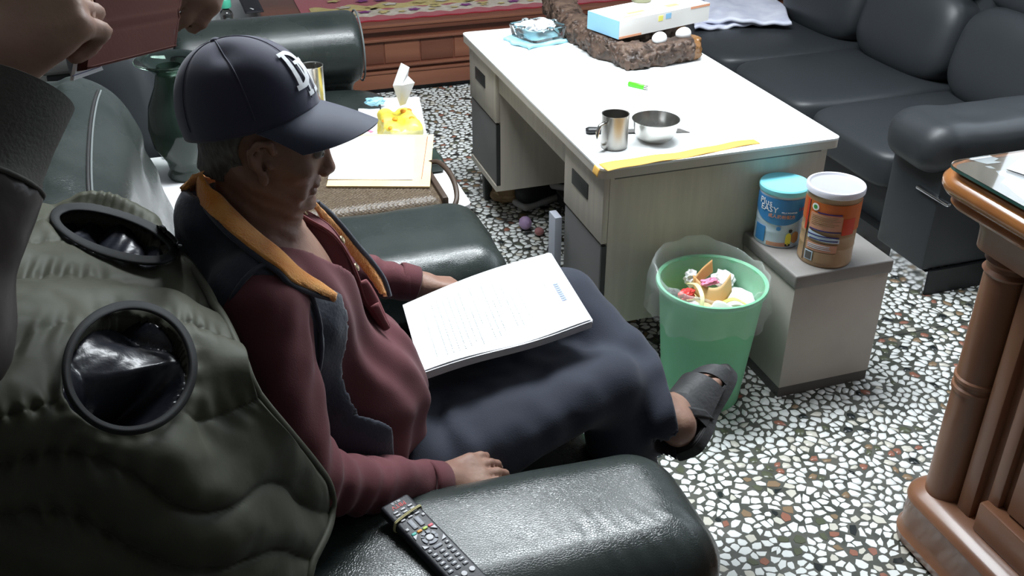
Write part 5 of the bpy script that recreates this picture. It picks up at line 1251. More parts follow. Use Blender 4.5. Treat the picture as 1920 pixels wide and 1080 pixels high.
bm = NB(); top_ = dome(0, PI/2); lathe(bm, top_-cU*.001, [(.0072, 0), (.0066, .003), (.003, .0048), (0, .005)], 18, axis=cU); obj('cap_button', bm, 'cap_navy', crown, 180)
for k in range(6):
    th = k*PI/3+(0 if k else 0); bm = NB()
    if k == 0: pass
    tube(bm, [dome(th+.012*s_, ph_, .0004) for ph_ in [i/24*1.5+.02 for i in range(25)] for s_ in (0,)], .0009, 5); obj('panel_seam', bm, 'cap_navy', crown, 180)
# emblem: interlaced D and M, raised embroidery on the front panels
def emb(a, b): # a to the wearer's-left/right along the surface, b up the dome
    th = math.radians(-3)-a/ .098; ph = .36+b/.106; return th, ph
strokes = [  # thick polygons in emblem units (metres), x to the right in the picture, y up
    [(-.024, -.020), (-.024, .026), (-.014, .026), (-.014, -.020)],
    [(-.030, .023), (-.030, .029), (-.006, .029), (-.006, .023)], [(-.030, -.023), (-.030, -.017), (-.008, -.017), (-.008, -.023)],
    [(-.002, -.030), (-.002, .008), (.003, .008), (.003, -.030)], [(.021, -.030), (.021, .008), (.027, .008), (.027, -.030)],
    [(-.008, .006), (-.008, .011), (.005, .011), (.005, .006)], [(.019, .006), (.019, .011), (.032, .011), (.032, .006)],
    [(-.008, -.034), (-.008, -.029), (.008, -.029), (.008, -.034)], [(.014, -.034), (.014, -.029), (.034, -.029), (.034, -.034)],
    [(.003, .010), (.008, .010), (.0145, -.014), (.0115, -.018)], [(.018, .010), (.023, .010), (.0145, -.014), (.0105, -.014)]]
arc = []
for k in range(14):
    a0, a1 = PI/2-PI*k/14, PI/2-PI*(k+1)/14; f_ = lambda a, R_: (-.010+R_*1.18*math.cos(a), .003+R_*math.sin(a)); wd = lambda a: .0045+.004*max(0, math.cos(a))
    arc.append([f_(a0, .024-wd(a0)), f_(a0, .026), f_(a1, .026), f_(a1, .024-wd(a1))])
bm = NB()
for q in strokes+arc:
    for iu in range(4):
        for iv in range(4):
            c_ = []
            for (u, v) in ((iu/4, iv/4), ((iu+1)/4, iv/4), ((iu+1)/4, (iv+1)/4), (iu/4, (iv+1)/4)):
                x = (q[0][0]*(1-u)+q[3][0]*u)*(1-v)+(q[1][0]*(1-u)+q[2][0]*u)*v; y = (q[0][1]*(1-u)+q[3][1]*u)*(1-v)+(q[1][1]*(1-u)+q[2][1]*u)*v
                x, y = x*.98, y*.98; th, ph = emb(x+.10*y, y); c_.append(bm.verts.new(dome(th, ph, .0026)))
            bm.faces.new(c_)
bmesh.ops.recalc_face_normals(bm, faces=bm.faces); obj('emblem', bm, 'thread_white', crown, None, label='white embroidered interlaced letters D and M')

# ---- shirt ----
t2 = Blend([(Ell((.15, 1.50, .50), (.158, .180, .12)), .05), (Ell((.165, 1.50, .645), (.152, .170, .165)), .05), (Ell((.085, 1.50, .83), (.125, .170, .190)), .06), (Cap(SR+V((0, .03, .0)), SL-V((0, .03, 0)), .064), .05)])
slR = Blend([(Cap(SR, ER, .066, .058), .03), (Cap(ER, WR-V((.01, 0, 0)), .056, .037), .03)]); slL = Blend([(Cap(SL, EL, .066, .054), .03), (Cap(EL, WL-V((.012, 0, 0)), .050, .038), .03)])
neck_c = Cap((.045, 1.5, .93), HP(-.01, 0, -.05), .068, .066)
def shirt(P):
    a = t2(P); r = slR(P); l = slL(P)
    def folds(P, E, W_, amp, sd_):
        ax = A3((W_-E).normalized()); s = (P-A3(E))@ax; return amp*np.sin(s*150+3.0*vnoise(P, 14, sd_))*np.clip(1-np.abs(s-.06)/.2, 0, 1)
    r = r+folds(P, ER, WR, .0042, 1)+.006*vnoise(P, 22, 3); l = l+folds(P, EL, WL, .004, 2)+.005*vnoise(P, 22, 4)
    a = a-.005*vnoise(P, 12, 6)-.004*np.sin((P[:, 1]*1.0+P[:, 0]*.25)*85+2.5*vnoise(P, 7, 11))*np.clip((P[:, 0]-.08)/.1, 0, 1)-.003*np.sin((P[:, 2]*.9+P[:, 0]*.5)*70+2*vnoise(P, 8, 7))*np.clip((P[:, 0]-.12)/.1, 0, 1)*np.clip((.80-P[:, 2])/.1, 0, 1)
    d = smin(smin(a, r, .035), l, .035)
    # open neck: V from the collar down to the breastbone
    y = np.abs(P[:, 1]-1.5-.25*(.98-P[:, 2])*.3); z = P[:, 2]
    y = np.abs(P[:, 1]-1.485-.15*(1.0-z)) if False else np.abs(P[:, 1]-1.487); vee = np.maximum(y-np.clip((z-.880)*.60, 0, .078), -(P[:, 0]-.05)); vee = np.maximum(vee, .875-z)
    d = smax(d, -(vee-.001), .006); d = smax(d, z-1.075, .006)
    d = np.maximum(d, .50-z+0*z) if False else d
    # hollow sleeves and hem are closed by the body inside
    d = np.maximum(d, -(neck_c(P)-.004) if False else d)
    for W_, E in ((WR, ER), (WL, EL)):
        ax = A3((W_-E).normalized()); s = (P-A3(W_))@ax; nearw = np.linalg.norm(P-A3(W_), axis=1) < .09
        d = np.where(nearw, np.maximum(d, s+.004), d)
    return np.maximum(d, .455-P[:, 2])
shirt_o = sdf_mesh('shirt', shirt, (-.14, 1.08, .43), (.45, 2.0, 1.10), .0052, 'maroon_knit', man, 180, 1)
# cuffs
for W_, E, r_ in ((WR, ER, .0375), (WL, EL, .038)):
    ax = (W_-E).normalized(); bm = NB(); lathe(bm, W_-ax*.045, [(r_+.001, 0), (r_+.003, .006), (r_+.001, .040), (r_-.002, .043), (r_-.005, .040), (r_-.005, 0)], 32, axis=ax, closed=True); obj('cuff', bm, 'maroon_knit', man, 180)
# placket with two snaps and its loose collar tip
def torso_x(y, z):     # front surface of the shirt
    P = np.stack([np.linspace(.0, .42, 220), np.full(220, y), np.full(220, z)], -1).astype(np.float32); d = t2(P); k = np.where(d < 0)[0]; return P[k[-1], 0] if len(k) else .1
def front(y, z, off=.004): return V((torso_x(y, z)+off, y, z))
bm = NB(); path = [(1.568, 1.035), (1.560, 1.0), (1.548, .96), (1.530, .92), (1.515, .88), (1.505, .84), (1.50, .79)]
pp = [front(y, z, .008) for y, z in path]; pp[0] = V((.105, 1.565, 1.04)); pp[1] = V((.128, 1.56, 1.0)); pp = smooth_path(pp, 6)
grid_surface(bm, lambda u, v: pp[round(u*(len(pp)-1))]+V((-.002, (v-.5)*.034, .004*(v-.5))), len(pp)-1, 5, .004); obj('placket', bm, 'maroon_knit', man, 180)
bm = NB(); tube(bm, [p+V((0, -.017, 0)) for p in pp], .0022, 6); tube(bm, [p+V((0, .017, 0)) for p in pp], .0018, 6); obj('placket_piping', bm, 'maroon_trim', man, 180)
for k in (7, 15, 22):
    bm = NB(); q = pp[k]+V((.003, .0, .001)); lathe(bm, q, [(.0075, 0), (.0075, .002), (.005, .0032), (.0045, .002), (0, .002)], 20, axis=(.9, -.2, .45)); obj('snap_button', bm, 'brass_snap', man, 180)
bm = NB(); q0 = [front(1.50, .875, .010), front(1.49, .83, .016), front(1.468, .792, .012), front(1.478, .838, .02)]
tube(bm, smooth_path(q0, 5), [.010+.004*math.sin(i*.4) for i in range(16)], 8, flat=.45); obj('shirt_tab', bm, 'maroon_trim', man, 180)
# collar of the shirt, standing inside the vest
bm = NB()
def coll(u, v):
    a = math.radians(-140+280*u); r = .078-.004*v; c_ = V((.045, 1.5, 1.0)); fr = (1+math.cos(a-PI))/2 if False else 0
    back = (1-math.cos(a))/2; return c_+V((math.cos(a+PI)*r*1.1+.01, -math.sin(a+PI)*r, -.03+.035*v+.052*(1-(1+math.cos(a+0))/2)))
bm.free()

# ---- vest ----
v_t = Blend([(Ell((.155, 1.50, .52), (.166, .196, .14)), .05), (Ell((.155, 1.50, .65), (.158, .186, .17)), .05), (Ell((.078, 1.50, .84), (.136, .186, .195)), .06), (Cap(SR+V((-.002, .02, .008)), SL+V((-.002, -.02, .008)), .074), .05), (Cap((.015, 1.5, .93), (.005, 1.5, 1.035), .094, .078), .05)])
def openw(z):   # half width of the front opening by height
    return np.interp(z, [.45, .60, .72, .80, .88, .95, 1.02, 1.12], [.140, .145, .145, .130, .110, .085, .075, .08])
def vestf(P):
    x, y, z = P[:, 0], P[:, 1], P[:, 2]
    d = v_t(P)-.005*vnoise(P, 13, 1)-.0035*vnoise(P, 30, 2)
    inner = v_t(P)+.013; d = np.maximum(d, -inner)
    c = 1.5+np.interp(z, [.5, .75, .95, 1.1], [-.02, -.02, -.01, 0])
    op = np.maximum(np.abs(y-c)-openw(z), .05+.045*(z > .95)-x); d = smax(d, -op, .006)
    # armholes
    for S_, sg in ((SR, -1), (SL, 1)):
        q = P-A3(S_+V((.012, 0, -.055))); e = np.sqrt((q[:, 0]/.072)**2+(q[:, 2]/.125)**2)-1; reg = np.maximum(e*.072, .022-sg*q[:, 1]); d = smax(d, -reg, .005)
    ncut = np.sqrt(((x-.055)/.088)**2+((y-1.5)/.074)**2)-1
    d = smax(d, -np.maximum(ncut*.07, 1.0-z), .006)
    return np.maximum(np.maximum(d, z-1.088+.9*np.clip(x+.02, 0, .2)), .50-z)
vest_o = sdf_mesh('vest', vestf, (-.16, 1.26, .46), (.36, 1.74, 1.14), .005, 'vest_navy', man, 180, 1)
# armhole piping and orange edge
for S_, sg in ((SR, -1),):
    bm = NB(); pts = []
    for i in range(48):
        a = 2*PI*i/48; q = S_+V((.012+.074*math.cos(a), 0, -.055+.128*math.sin(a)))
        ys = np.linspace(1.5, 1.5+sg*.26, 200); P = np.stack([np.full(200, q.x), ys, np.full(200, q.z)], -1).astype(np.float32); k = np.where(v_t(P) < 0)[0]; yy = ys[k[-1]] if len(k) else 1.5+sg*.16
        pts.append(V((q.x, yy+sg*.001, q.z)))
    tube(bm, pts, .0042, 8, closed=True); obj('armhole_binding', bm, 'vest_navy', man, 180)
# collar of orange fleece: band from the nape along each side of the opening
def collar_band(side, name):
    inner, outer = [], []
    if side < 0:
        I_ = [(380, 326, 1.470), (397, 352, 1.440), (440, 402, 1.420), (480, 440, 1.413), (520, 472, 1.413), (560, 510, 1.418), (600, 536, 1.425), (628, 557, 1.432)]
        O_ = [(374, 350, 1.455), (384, 385, 1.420), (420, 428, 1.392), (470, 470, 1.385), (520, 506, 1.388), (545, 530, 1.395), (590, 549, 1.412), (627, 559, 1.426)]
    else:
        I_ = [(584, 380, 1.575), (606, 410, 1.592), (630, 440, 1.602), (655, 475, 1.610), (680, 505, 1.612), (700, 530, 1.612), (714, 552, 1.610)]
        O_ = [(590, 380, 1.59), (612, 398, 1.606), (640, 428, 1.617), (668, 462, 1.625), (694, 492, 1.628), (716, 524, 1.628), (727, 556, 1.622)]
    def sm(Q):
        ts = []
        for q in Q:
            g = AY(*q); tg = (g-C0).dot(CF); h = hit_px(cb_, q[0], q[1]); th = (h-C0).dot(CF) if h is not None else tg
            ts.append(th-.019 if abs(th-tg) < .12 else tg)
        ts = [ts[0]]+[(ts[i-1]+2*ts[i]+ts[i+1])/4 for i in range(1, len(ts)-1)]+[ts[-1]]
        return smooth_path([AT(q[0], q[1], t_) for q, t_ in zip(Q, ts)], 6)
    I = sm(I_); O = sm(O_); n = len(I)-1
    out = V((0, -1, .6)).normalized() if side < 0 else V((.6, -.3, .7)).normalized()
    bm = NB(); grid_surface(bm, lambda u, v: I[round(u*n)].lerp(O[round(u*n)], v)+out*(.005*math.sin(PI*min(1, v*1.1))+.0006*math.sin(u*60+v*9)), n, 10, .007)
    bmesh.ops.recalc_face_normals(bm, faces=bm.faces); return obj(name, bm, 'orange_fleece', man, 180), I, O
cb_ = bvh_of(vest_o, shirt_o)
_, I1, O1 = collar_band(-1, 'vest_collar'); _, I2, O2 = collar_band(1, 'vest_collar')
bm = NB(); tube(bm, [p+V((0, -.001, -.002)) for p in O1], .0045, 8); obj('collar_piping', bm, 'vest_navy', man, 180)
bm = NB(); tube(bm, [p+V((.004, .004, -.002)) for p in O2], .0055, 8); obj('collar_piping', bm, 'vest_navy', man, 180)
bm = NB(); nap = smooth_path([I1[0], V((-.030, 1.5, 1.110)), AY(420, 330, 1.56), AY(560, 350, 1.575), I2[0]], 8); no_ = smooth_path([O1[0], V((-.052, 1.5, 1.085)), AY(420, 345, 1.60), AY(565, 365, 1.60), O2[0]], 8)
grid_surface(bm, lambda u, v: nap[round(u*(len(nap)-1))].lerp(no_[round(u*(len(nap)-1))], v), len(nap)-1, 4, .006); obj('collar_back', bm, 'orange_fleece', man, 180)

# ---- trousers ----
HEM = AY(1262, 775, 1.475); sh = (AL-KL).normalized(); hn = (CR*.98+CU*.20).normalized()
tr = Blend([(Ell((.16, 1.50, .475), (.162, .185, .112)), .05), (Cap(HIR, KR, .090, .064), .05), (Cap(HIL, KL, .100, .080), .05), (Cap((.22, 1.5, .49), (.64, 1.60, .515), .080, .060), .08)])
trL = Blend([(Cap(KL, AL-sh*.035, .080, .080), .02), (Cap(AL-sh*.10-CR*.02, AL+CR*.05-CU*.035, .066, .060), .04)]); trR = Blend([(Cap(KR, AR+V((0, 0, .03)), .066, .084), .03)])
def trous(P):
    a = tr(P); l = trL(P); r = trR(P)
    l = l+.007*vnoise(P, 11, 2)+.003*np.sin(((P-A3(KL))@A3(sh))*70+3*vnoise(P, 9, 3))
    r = r+.006*vnoise(P, 12, 4)
    a = a+.008*vnoise(P, 10, 5)+.004*vnoise(P, 24, 9)+.009*np.sin((P[:, 0]*1.0-P[:, 1]*.6+P[:, 2]*.5)*75+2.5*vnoise(P, 9, 6))*np.clip((.42-P[:, 0])/.15, 0, 1)
    s = (P-A3(HEM))@A3(hn); nearh = np.linalg.norm(P-A3(AL), axis=1) < .20
    axis_d = np.minimum(Cap(KL, AL+sh*.1, .054, .058)(P), Cap(AL-CR*.06, AL+CR*.12-CU*.06, .050, .054)(P))
    l = np.where(nearh, np.maximum(l, s), l); l = np.where(nearh, np.maximum(l, -np.maximum(axis_d, -(s+.06))), l)
    r = np.where(P[:, 2] < .2, np.maximum(r, .075-P[:, 2]), r)
    d = smin(smin(a, r, .03), l, .03)
    return np.maximum(d, P[:, 2]-.655+.9*np.clip(P[:, 0]-.28, 0, .2)*-1) if False else d
sdf_mesh('trousers', trous, (-.06, 1.26, .04), (1.02, 1.92, .72), .0055, 'trousers', man, 180, 1)

# ---- sandal ----
def sole_outline():
    pts = [(-.06, .0), (-.04, .11), (.10, .155), (.35, .135), (.60, .185), (.80, .21), (.97, .165), (1.06, .07), (1.065, -.03), (1.0, -.13), (.85, -.195), (.65, -.19), (.40, -.145), (.15, -.155), (-.03, -.11)]
    return smooth_path([V((a, b*BT, 0)) for a, b in pts], 5, True)
so = sole_outline()
def solid(name, pl, c0, c1, mt, par, scale=1.0):
    bm = NB(); a = [bm.verts.new(fp(.5+(p.x-.5)*scale, p.y*scale, c0)) for p in pl]; b = [bm.verts.new(fp(.5+(p.x-.5)*scale, p.y*scale, c1)) for p in pl]; n = len(a)
    bm.faces.new(a); bm.faces.new(b[::-1])
    for i in range(n): bm.faces.new((a[i], b[i], b[(i+1) % n], a[(i+1) % n]))
    bmesh.ops.recalc_face_normals(bm, faces=bm.faces); return obj(name, bm, mt, par, 40)
sandal = solid('sandal', so, -.085, .0, 'sandal', man); solid('footbed', so, .0, .012, 'footbed', sandal, .965)
bm = NB(); tube(bm, [fp(.5+(p.x-.5)*.87, p.y*.84, .013) for p in so], .0022, 6, closed=True); obj('footbed_groove', bm, 'sandal', sandal, 180)
def strap(a0, a1, w0, w1, h, name, skew=.0, lo_=.0):
    """band over the foot between the two sole edges"""
    def f(u, v):
        ang = PI*u; b = math.cos(ang)*(w0+(w1-w0)*v); hh = lo_+h*(1-.22*v)*math.sin(ang)**.75
        a = a0+(a1-a0)*v+skew*math.cos(ang); return fp(a, b*BT, hh)
    bm = NB(); grid_surface(bm, f, 30, 8, .0045); bmesh.ops.recalc_face_normals(bm, faces=bm.faces); return obj(name, bm, 'sandal', sandal, 60)
strap(.34, .68, .160, .190, .355, 'instep_strap', .05); strap(.15, .31, .158, .165, .47, 'ankle_strap', -.02); strap(.64, .80, .192, .200, .270, 'toe_strap', -.05)
bm = NB(); P_ = [fp(.30, .165, .02), fp(.14, .160, .22), fp(-.04, .08, .33), fp(-.065, 0, .34), fp(-.04, -.08, .33), fp(.14, -.160, .22), fp(.30, -.165, .02)]
P_ = smooth_path(P_, 6); Wd = -fn_*.032
grid_surface(bm, lambda u, v: P_[round(u*(len(P_)-1))]+Wd*(v-.5), len(P_)-1, 4, .004); bmesh.ops.recalc_face_normals(bm, faces=bm.faces); obj('heel_strap', bm, 'sandal', sandal, 180)
# right sandal on the floor behind the armrest
bm = NB(); pl = [(AR.x-.09+(p.x)*.25, AR.y+p.y*.25/BT) for p in so]; prism(bm, pl, .0, .020); obj('sandal', bm, 'sandal', man, 40)

# ================= papers on his lap =================
q = [AZ(790, 696, .668), AZ(1108, 606, .650), AZ(1030, 474, .700), AZ(755, 572, .695)]   # near-left, near-right, far-right, far-left
def sheet(u, v, z=0, dx=0, dy=0):
    p = (q[0]*(1-u)+q[1]*u)*(1-v)+(q[3]*(1-u)+q[2]*u)*v
    return p+V((dx, dy, z+.010*math.sin(PI*u*1.1+.2)*(1-v)*(-1)+.010*math.sin(PI*u)+.004*math.sin(u*7)*(1-v)))
t = thing('paper_stack', 'thick stack of white printed papers held on the man\'s lap', 'papers', q[0])
bm = NB(); grid_surface(bm, lambda u, v: sheet(u, v, -.004, .003, -.002), 40, 14, .016); obj('lower_sheets', bm, 'paper_side', t, 40)
for i in range(4):
    bm = NB(); dx, dy = rs.uniform(-.004, .005), rs.uniform(-.003, .003); grid_surface(bm, lambda u, v: sheet(u, v, -.0035+.0008*i, dx, dy), 24, 10, .0006); obj('sheet', bm, 'paper', t, 40)
bm = NB(); grid_surface(bm, lambda u, v: sheet(u, v, .0004+.004*max(0, (.25-v))*(1+math.sin(u*9)), 0, 0), 44, 24, .0006); top_sheet = obj('sheet', bm, 'paper', t, 40)
# lines of print run along the short side; blue stamp near the right end
def mark(u0, u1, v0, v1, mt, name='printed_line'):
    bmm = NB(); grid_surface(bmm, lambda u, v: sheet(u0+(u1-u0)*u, v0+(v1-v0)*v, .0014+.004*max(0, (.25-(v0+(v1-v0)*v)))*(1+math.sin((u0+(u1-u0)*u)*9))), 1, 5, .0002); return bmm
allb = NB()
def addto(b2):
    me = bpy.data.meshes.new('x'); b2.to_mesh(me); b2.free(); allb.from_mesh(me); bpy.data.meshes.remove(me)
rows_ = [(.10, .12, .82), (.155, .10, .80), (.19, .10, .84), (.225, .10, .84), (.26, .10, .86), (.295, .12, .80), (.33, .16, .86), (.365, .10, .60), (.40, .36, .86), (.44, .12, .50), (.475, .15, .85), (.51, .20, .62), (.545, .50, .86), (.59, .22, .80), (.625, .20, .62), (.68, .30, .75), (.85, .55, .84)]
for u0, a, b in rows_:
    v = a
    while v < b:
        l = rs.uniform(.010, .035); addto(mark(u0, u0+.007, v, v+l, 'print_grey')); v += l+rs.uniform(.006, .02)
o = obj('printed_text', allb, 'print_grey', t, None); o['kind'] = 'stuff'
for i in range(9): b2 = mark(.905, .935, .33+.028*i, .347+.028*i, 'print_blue'); obj('stamp_mark', b2, 'print_blue', t, None)
# ================= olive puffer vest thrown over the chair back and arm =================
G = [[(60, 392, 1.60), (150, 378, 1.60), (210, 386, 1.60), (280, 410, 1.58), (322, 448, 1.54)],
     [(-70, 470, 1.36), (60, 470, 1.37), (185, 478, 1.38), (310, 485, 1.36), (392, 535, 1.30)],
     [(-130, 580, 1.10), (30, 580, 1.12), (190, 590, 1.14), (350, 590, 1.15), (447, 640, 1.15)],
     [(-160, 720, .955), (30, 730, .96), (190, 735, .98), (360, 740, 1.03), (492, 745, 1.08)],
     [(-170, 880, .92), (30, 890, .92), (200, 895, .93), (400, 890, .97), (632, 930, 1.17)],
     [(-180, 1060, .91), (40, 1070, .91), (210, 1075, .915), (400, 1080, .945), (585, 1085, 1.05)],
     [(-200, 1280, .915), (40, 1300, .915), (210, 1300, .915), (400, 1300, .935), (545, 1290, .99)]]
GP = [[AY(*p) for p in row] for row in G]
from mathutils import noise as mn
NU, NV = 190, 250
def cr_w(n, N):
    """matrix of Catmull-Rom weights for N+1 samples over n control points"""
    Wm = np.zeros((N+1, n))
    for i in range(N+1):
        t = i/N*(n-1); s = min(int(t), n-2); f = t-s; w4 = (.5*(-f+2*f*f-f**3), .5*(2-5*f*f+3*f**3), .5*(f+4*f*f-3*f**3), .5*(-f*f+f**3))
        for k, wv_ in zip((s-1, s, s+1, s+2), w4):
            if k < 0: Wm[i, 0] += 2*wv_; Wm[i, 1] -= wv_
            elif k > n-1: Wm[i, n-1] += 2*wv_; Wm[i, n-2] -= wv_
            else: Wm[i, k] += wv_
    return Wm
CP = np.array([[tuple(p) for p in r] for r in GP]); Wu, Wv = cr_w(5, NU), cr_w(7, NV)
S0 = np.einsum('vr,uc,rcd->vud', Wv, Wu, CP)
uu, vv = np.meshgrid(np.linspace(0, 1, NU+1), np.linspace(0, 1, NV+1))
def normals(S):
    n = np.cross(np.gradient(S, axis=1), np.gradient(S, axis=0)); return n/np.linalg.norm(n, axis=2, keepdims=True)
N0 = normals(S0)
if (N0[125, 95]@np.array(C0-V(S0[125, 95]))) < 0: N0 = -N0
PU, PV = proj_np(S0.reshape(-1, 3)); PU = PU.reshape(uu.shape); PV = PV.reshape(uu.shape)
def egg(cx, cy, ax, ay, rot=0.0, skew=0.0):
    c_, s_ = math.cos(math.radians(rot)), math.sin(math.radians(rot)); x = (PU-cx)*c_+(PV-cy)*s_; y = -(PU-cx)*s_+(PV-cy)*c_
    x = x-skew*np.abs(y); return np.sqrt((x/(ax*(1+.0*y)))**2+(y/ay)**2)
e1 = egg(215, 437, 112, 34, 17); e2 = egg(243, 690, 112, 116, 52)
flat = S0.reshape(-1, 3); nz = lambda s, sd_: vnoise(flat, s, sd_).reshape(uu.shape)
# channels run roughly across; width varies, pinched at the seams
ch = vv*7.5+1.5*uu+.5*np.sin(uu*4.0+.6)+.9*nz(5, 1)
puff = np.abs(np.sin(PI*ch))**.45
wr = np.sin((uu*95+6.0*nz(8, 3)))*np.exp(-(np.abs(np.sin(PI*ch))/.5)**2)*np.clip(.6+1.2*nz(9, 13), 0, 1.5)
disp = .023*puff*(.6+.4*nz(7, 12))+.0032*wr+.020*nz(7, 4)+.009*nz(15, 5)+.0035*nz(34, 6)
for e in (e1, e2):     # gathers radiating from the bound armholes
    rim = np.exp(-((e-1.12)/.16)**2); ang = np.arctan2(PV-690, PU-243) if e is e2 else np.arctan2((PV-437)*2.4, PU-215)
    disp = disp*(1-.75*rim)+.0030*rim*np.sin(ang*19+5*nz(9, 8))*(.6+.6*nz(10, 9))
disp = disp-.03*np.clip((1.08-np.minimum(e1, e2))/.2, 0, 1)
disp *= np.clip(np.minimum(uu, 1-uu)/.03, .2, 1)
S1 = S0+N0*disp[..., None]-N0*.008
lin = (np.minimum(e1, e2) < 1.0)
def build_sheet(name, S, mask, mt, par, th, Nn):
    idx = -np.ones(uu.shape, int); fm = mask
    q = np.argwhere(fm); used = np.zeros(uu.shape, bool)
    for a, b in ((0, 0), (0, 1), (1, 1), (1, 0)): used[q[:, 0]+a, q[:, 1]+b] = True
    idx[used] = np.arange(used.sum()); top_ = S[used]; bot = top_-Nn[used]*th; n = len(top_)
    F = np.stack([idx[q[:, 0], q[:, 1]], idx[q[:, 0], q[:, 1]+1], idx[q[:, 0]+1, q[:, 1]+1], idx[q[:, 0]+1, q[:, 1]]], 1)
    edges = {}
    for f in F.tolist():
        for i in range(4): edges[(f[i], f[(i+1) % 4])] = 1
    side = [(b, a, a+n, b+n) for (a, b) in edges if (b, a) not in edges]
    base = origin_of(par) if par is not None else V(0.5*(top_.min(0)+top_.max(0)))
    me = bpy.data.meshes.new(name); me.from_pydata((np.concatenate([top_, bot])-np.array(base)).tolist(), [], F.tolist()+(F[:, ::-1]+n).tolist()+side)
    o = bpy.data.objects.new(name, me); 
    if par is None: o.location = base
    b2 = bmesh.new(); b2.from_mesh(me); bmesh.ops.recalc_face_normals(b2, faces=b2.faces); b2.to_mesh(me); b2.free()
    finish(o, mt, par, 180); return o
from mathutils.bvhtree import BVHTree
_idx = np.arange(S0.shape[0]*S0.shape[1]).reshape(uu.shape)
sb_ = BVHTree.FromPolygons(S0.reshape(-1, 3).tolist(), np.stack([_idx[:-1, :-1], _idx[:-1, 1:], _idx[1:, 1:], _idx[1:, :-1]], -1).reshape(-1, 4).tolist())
vt = thing('puffer_vest', 'olive green quilted puffer vest draped over the back and arm of the armchair', 'vest', (-.1, 1.15, .95))
cellm = ~(lin[:-1, :-1] | lin[1:, 1:] | lin[:-1, 1:] | lin[1:, :-1])
build_sheet('quilted_shell', S1, cellm, 'olive_shell', vt, .030, N0)
for e, nm, sd_ in ((e1, 1, 3), (e2, 2, 9)):
    m = e < 1.05; cm = m[:-1, :-1] & m[1:, 1:] & m[:-1, 1:] & m[1:, :-1]
    ch2 = (vv*9+uu*5 if nm == 1 else vv*4.5-uu*2)+.6*nz(7, sd_)
    S2 = S0-N0*(.036-.018*np.abs(np.sin(PI*ch2))**.6+.006*nz(26, sd_)+.022*np.clip(1-e, 0, 1)+(.13 if nm == 2 else .02)*np.clip(1-e, 0, .5)**.7*np.clip((PV-(655 if nm == 2 else 440))/60, 0, 1))[..., None]+N0*(.0008*np.sin((uu*.5+vv*1.3)*170+9*nz(9, sd_+4))*np.clip(nz(6, sd_+5)+.5, 0, 1)+.0015*nz(45, sd_+1)+.004*nz(18, sd_+2))[..., None]
    build_sheet('glossy_lining', S2, cm, 'lining_gloss', vt, .004, N0)
    # flat binding ribbon laid on the shell round the opening
    cxp, cyp, ax, ay, rt_ = ((215, 437, 112, 34, 17), (243, 690, 112, 116, 52))[nm-1]; c_, s_ = math.cos(math.radians(rt_)), math.sin(math.radians(rt_))
    def rib(u, v):
        a = 2*PI*u; k_ = 1.0+(.155 if nm == 2 else .17)*(v-.25); kk = k_ if nm == 2 else k_; x, y = ax*kk*math.cos(a), (ay*kk+(0 if nm == 2 else 10*(v-.25)))*math.sin(a)
        px, py = cxp+x*c_-y*s_, cyp+x*s_+y*c_; h = sb_.ray_cast(C0, ray(px, py).normalized()); p = h[0] if h[0] is not None else AT(px, py, 1.3)
        return p-ray(px, py)*(.006+.008*math.sin(PI*v)+.002*math.sin(a*5))
    bm = NB(); grid_surface(bm, rib, 90, 6, .004); bmesh.ops.remove_doubles(bm, verts=bm.verts, dist=1e-6); bmesh.ops.recalc_face_normals(bm, faces=bm.faces); obj('armhole_binding', bm, 'binding', vt, 180)
# rolled side seam along its right edge, and hem
bm = NB(); tube(bm, [V(S1[j, NU-1]+N0[j, NU-1]*.002) for j in range(4, NV, 3)], [.0065 for j in range(4, NV, 3)], 8); obj('side_seam', bm, 'olive_shell', vt, 180)

# ================= standing person at the left edge =================
p2 = thing('person', 'standing person in a grey-brown jacket whose two hands hold a brown folder', 'person', (-.62, .92, 0))
w1 = AT(-32, 118, .85); h1 = (AT(84, 26, .862)-w1).normalized()
SR2, SL2 = V((-.50, .72, 1.41)), V((-.52, 1.12, 1.42)); ER2 = AT(-150, 620, .80); EL2 = V((-.27, 1.40, 1.52))
w2 = AT(398, -95, 1.27); h2d = (AT(335, 40, 1.22)-w2).normalized()
Hc2 = V((-.60, .92, 1.63))
hp2, HP2, HR2, (f2, s2_, u2) = head_prims(Hc2, (.85, .1, -.35), (.3, 0, 1))
ra, rta = hand_prims(w1, h1, (CF*.95+CR*.1), 1, 1.12, (68, 78, 50), 2, (12, 20))
la, lta = hand_prims(w2, h2d, (CF*.5-CR*.75-CU*.3), -1, 1.0, (32, 50, 40), 3, (25, 20))
it2 = hp2+ear_prims(HP2, 1)+ear_prims(HP2, -1)+[(Cap((-.62, .92, 1.41), HP2(-.015, 0, -.05), .058, .055), .03), (Cap(SR2, SL2, .05), .05), (Ell((-.62, .92, 1.24), (.10, .15, .22)), .05), (Ell((-.62, .92, .95), (.11, .15, .13)), .05),
     (Cap(SR2, ER2, .042, .036), .03), (Cap(ER2, w1, .036, .029), .02), (Cap(SL2, EL2, .042, .036), .03), (Cap(EL2, w2, .036, .028), .02)]
for sg in (-1, 1): it2 += [(Cap((-.62, .92+sg*.09, .88), (-.60, .92+sg*.10, .48), .075, .05), .04), (Cap((-.60, .92+sg*.10, .48), (-.62, .92+sg*.10, .09), .05, .035), .02), (Cap((-.64, .92+sg*.10, .04), (-.50, .92+sg*.11, .03), .034, .026), .02)]
b2f = Blend(it2+ra+la); cut2 = head_cuts(HP2, HR2)
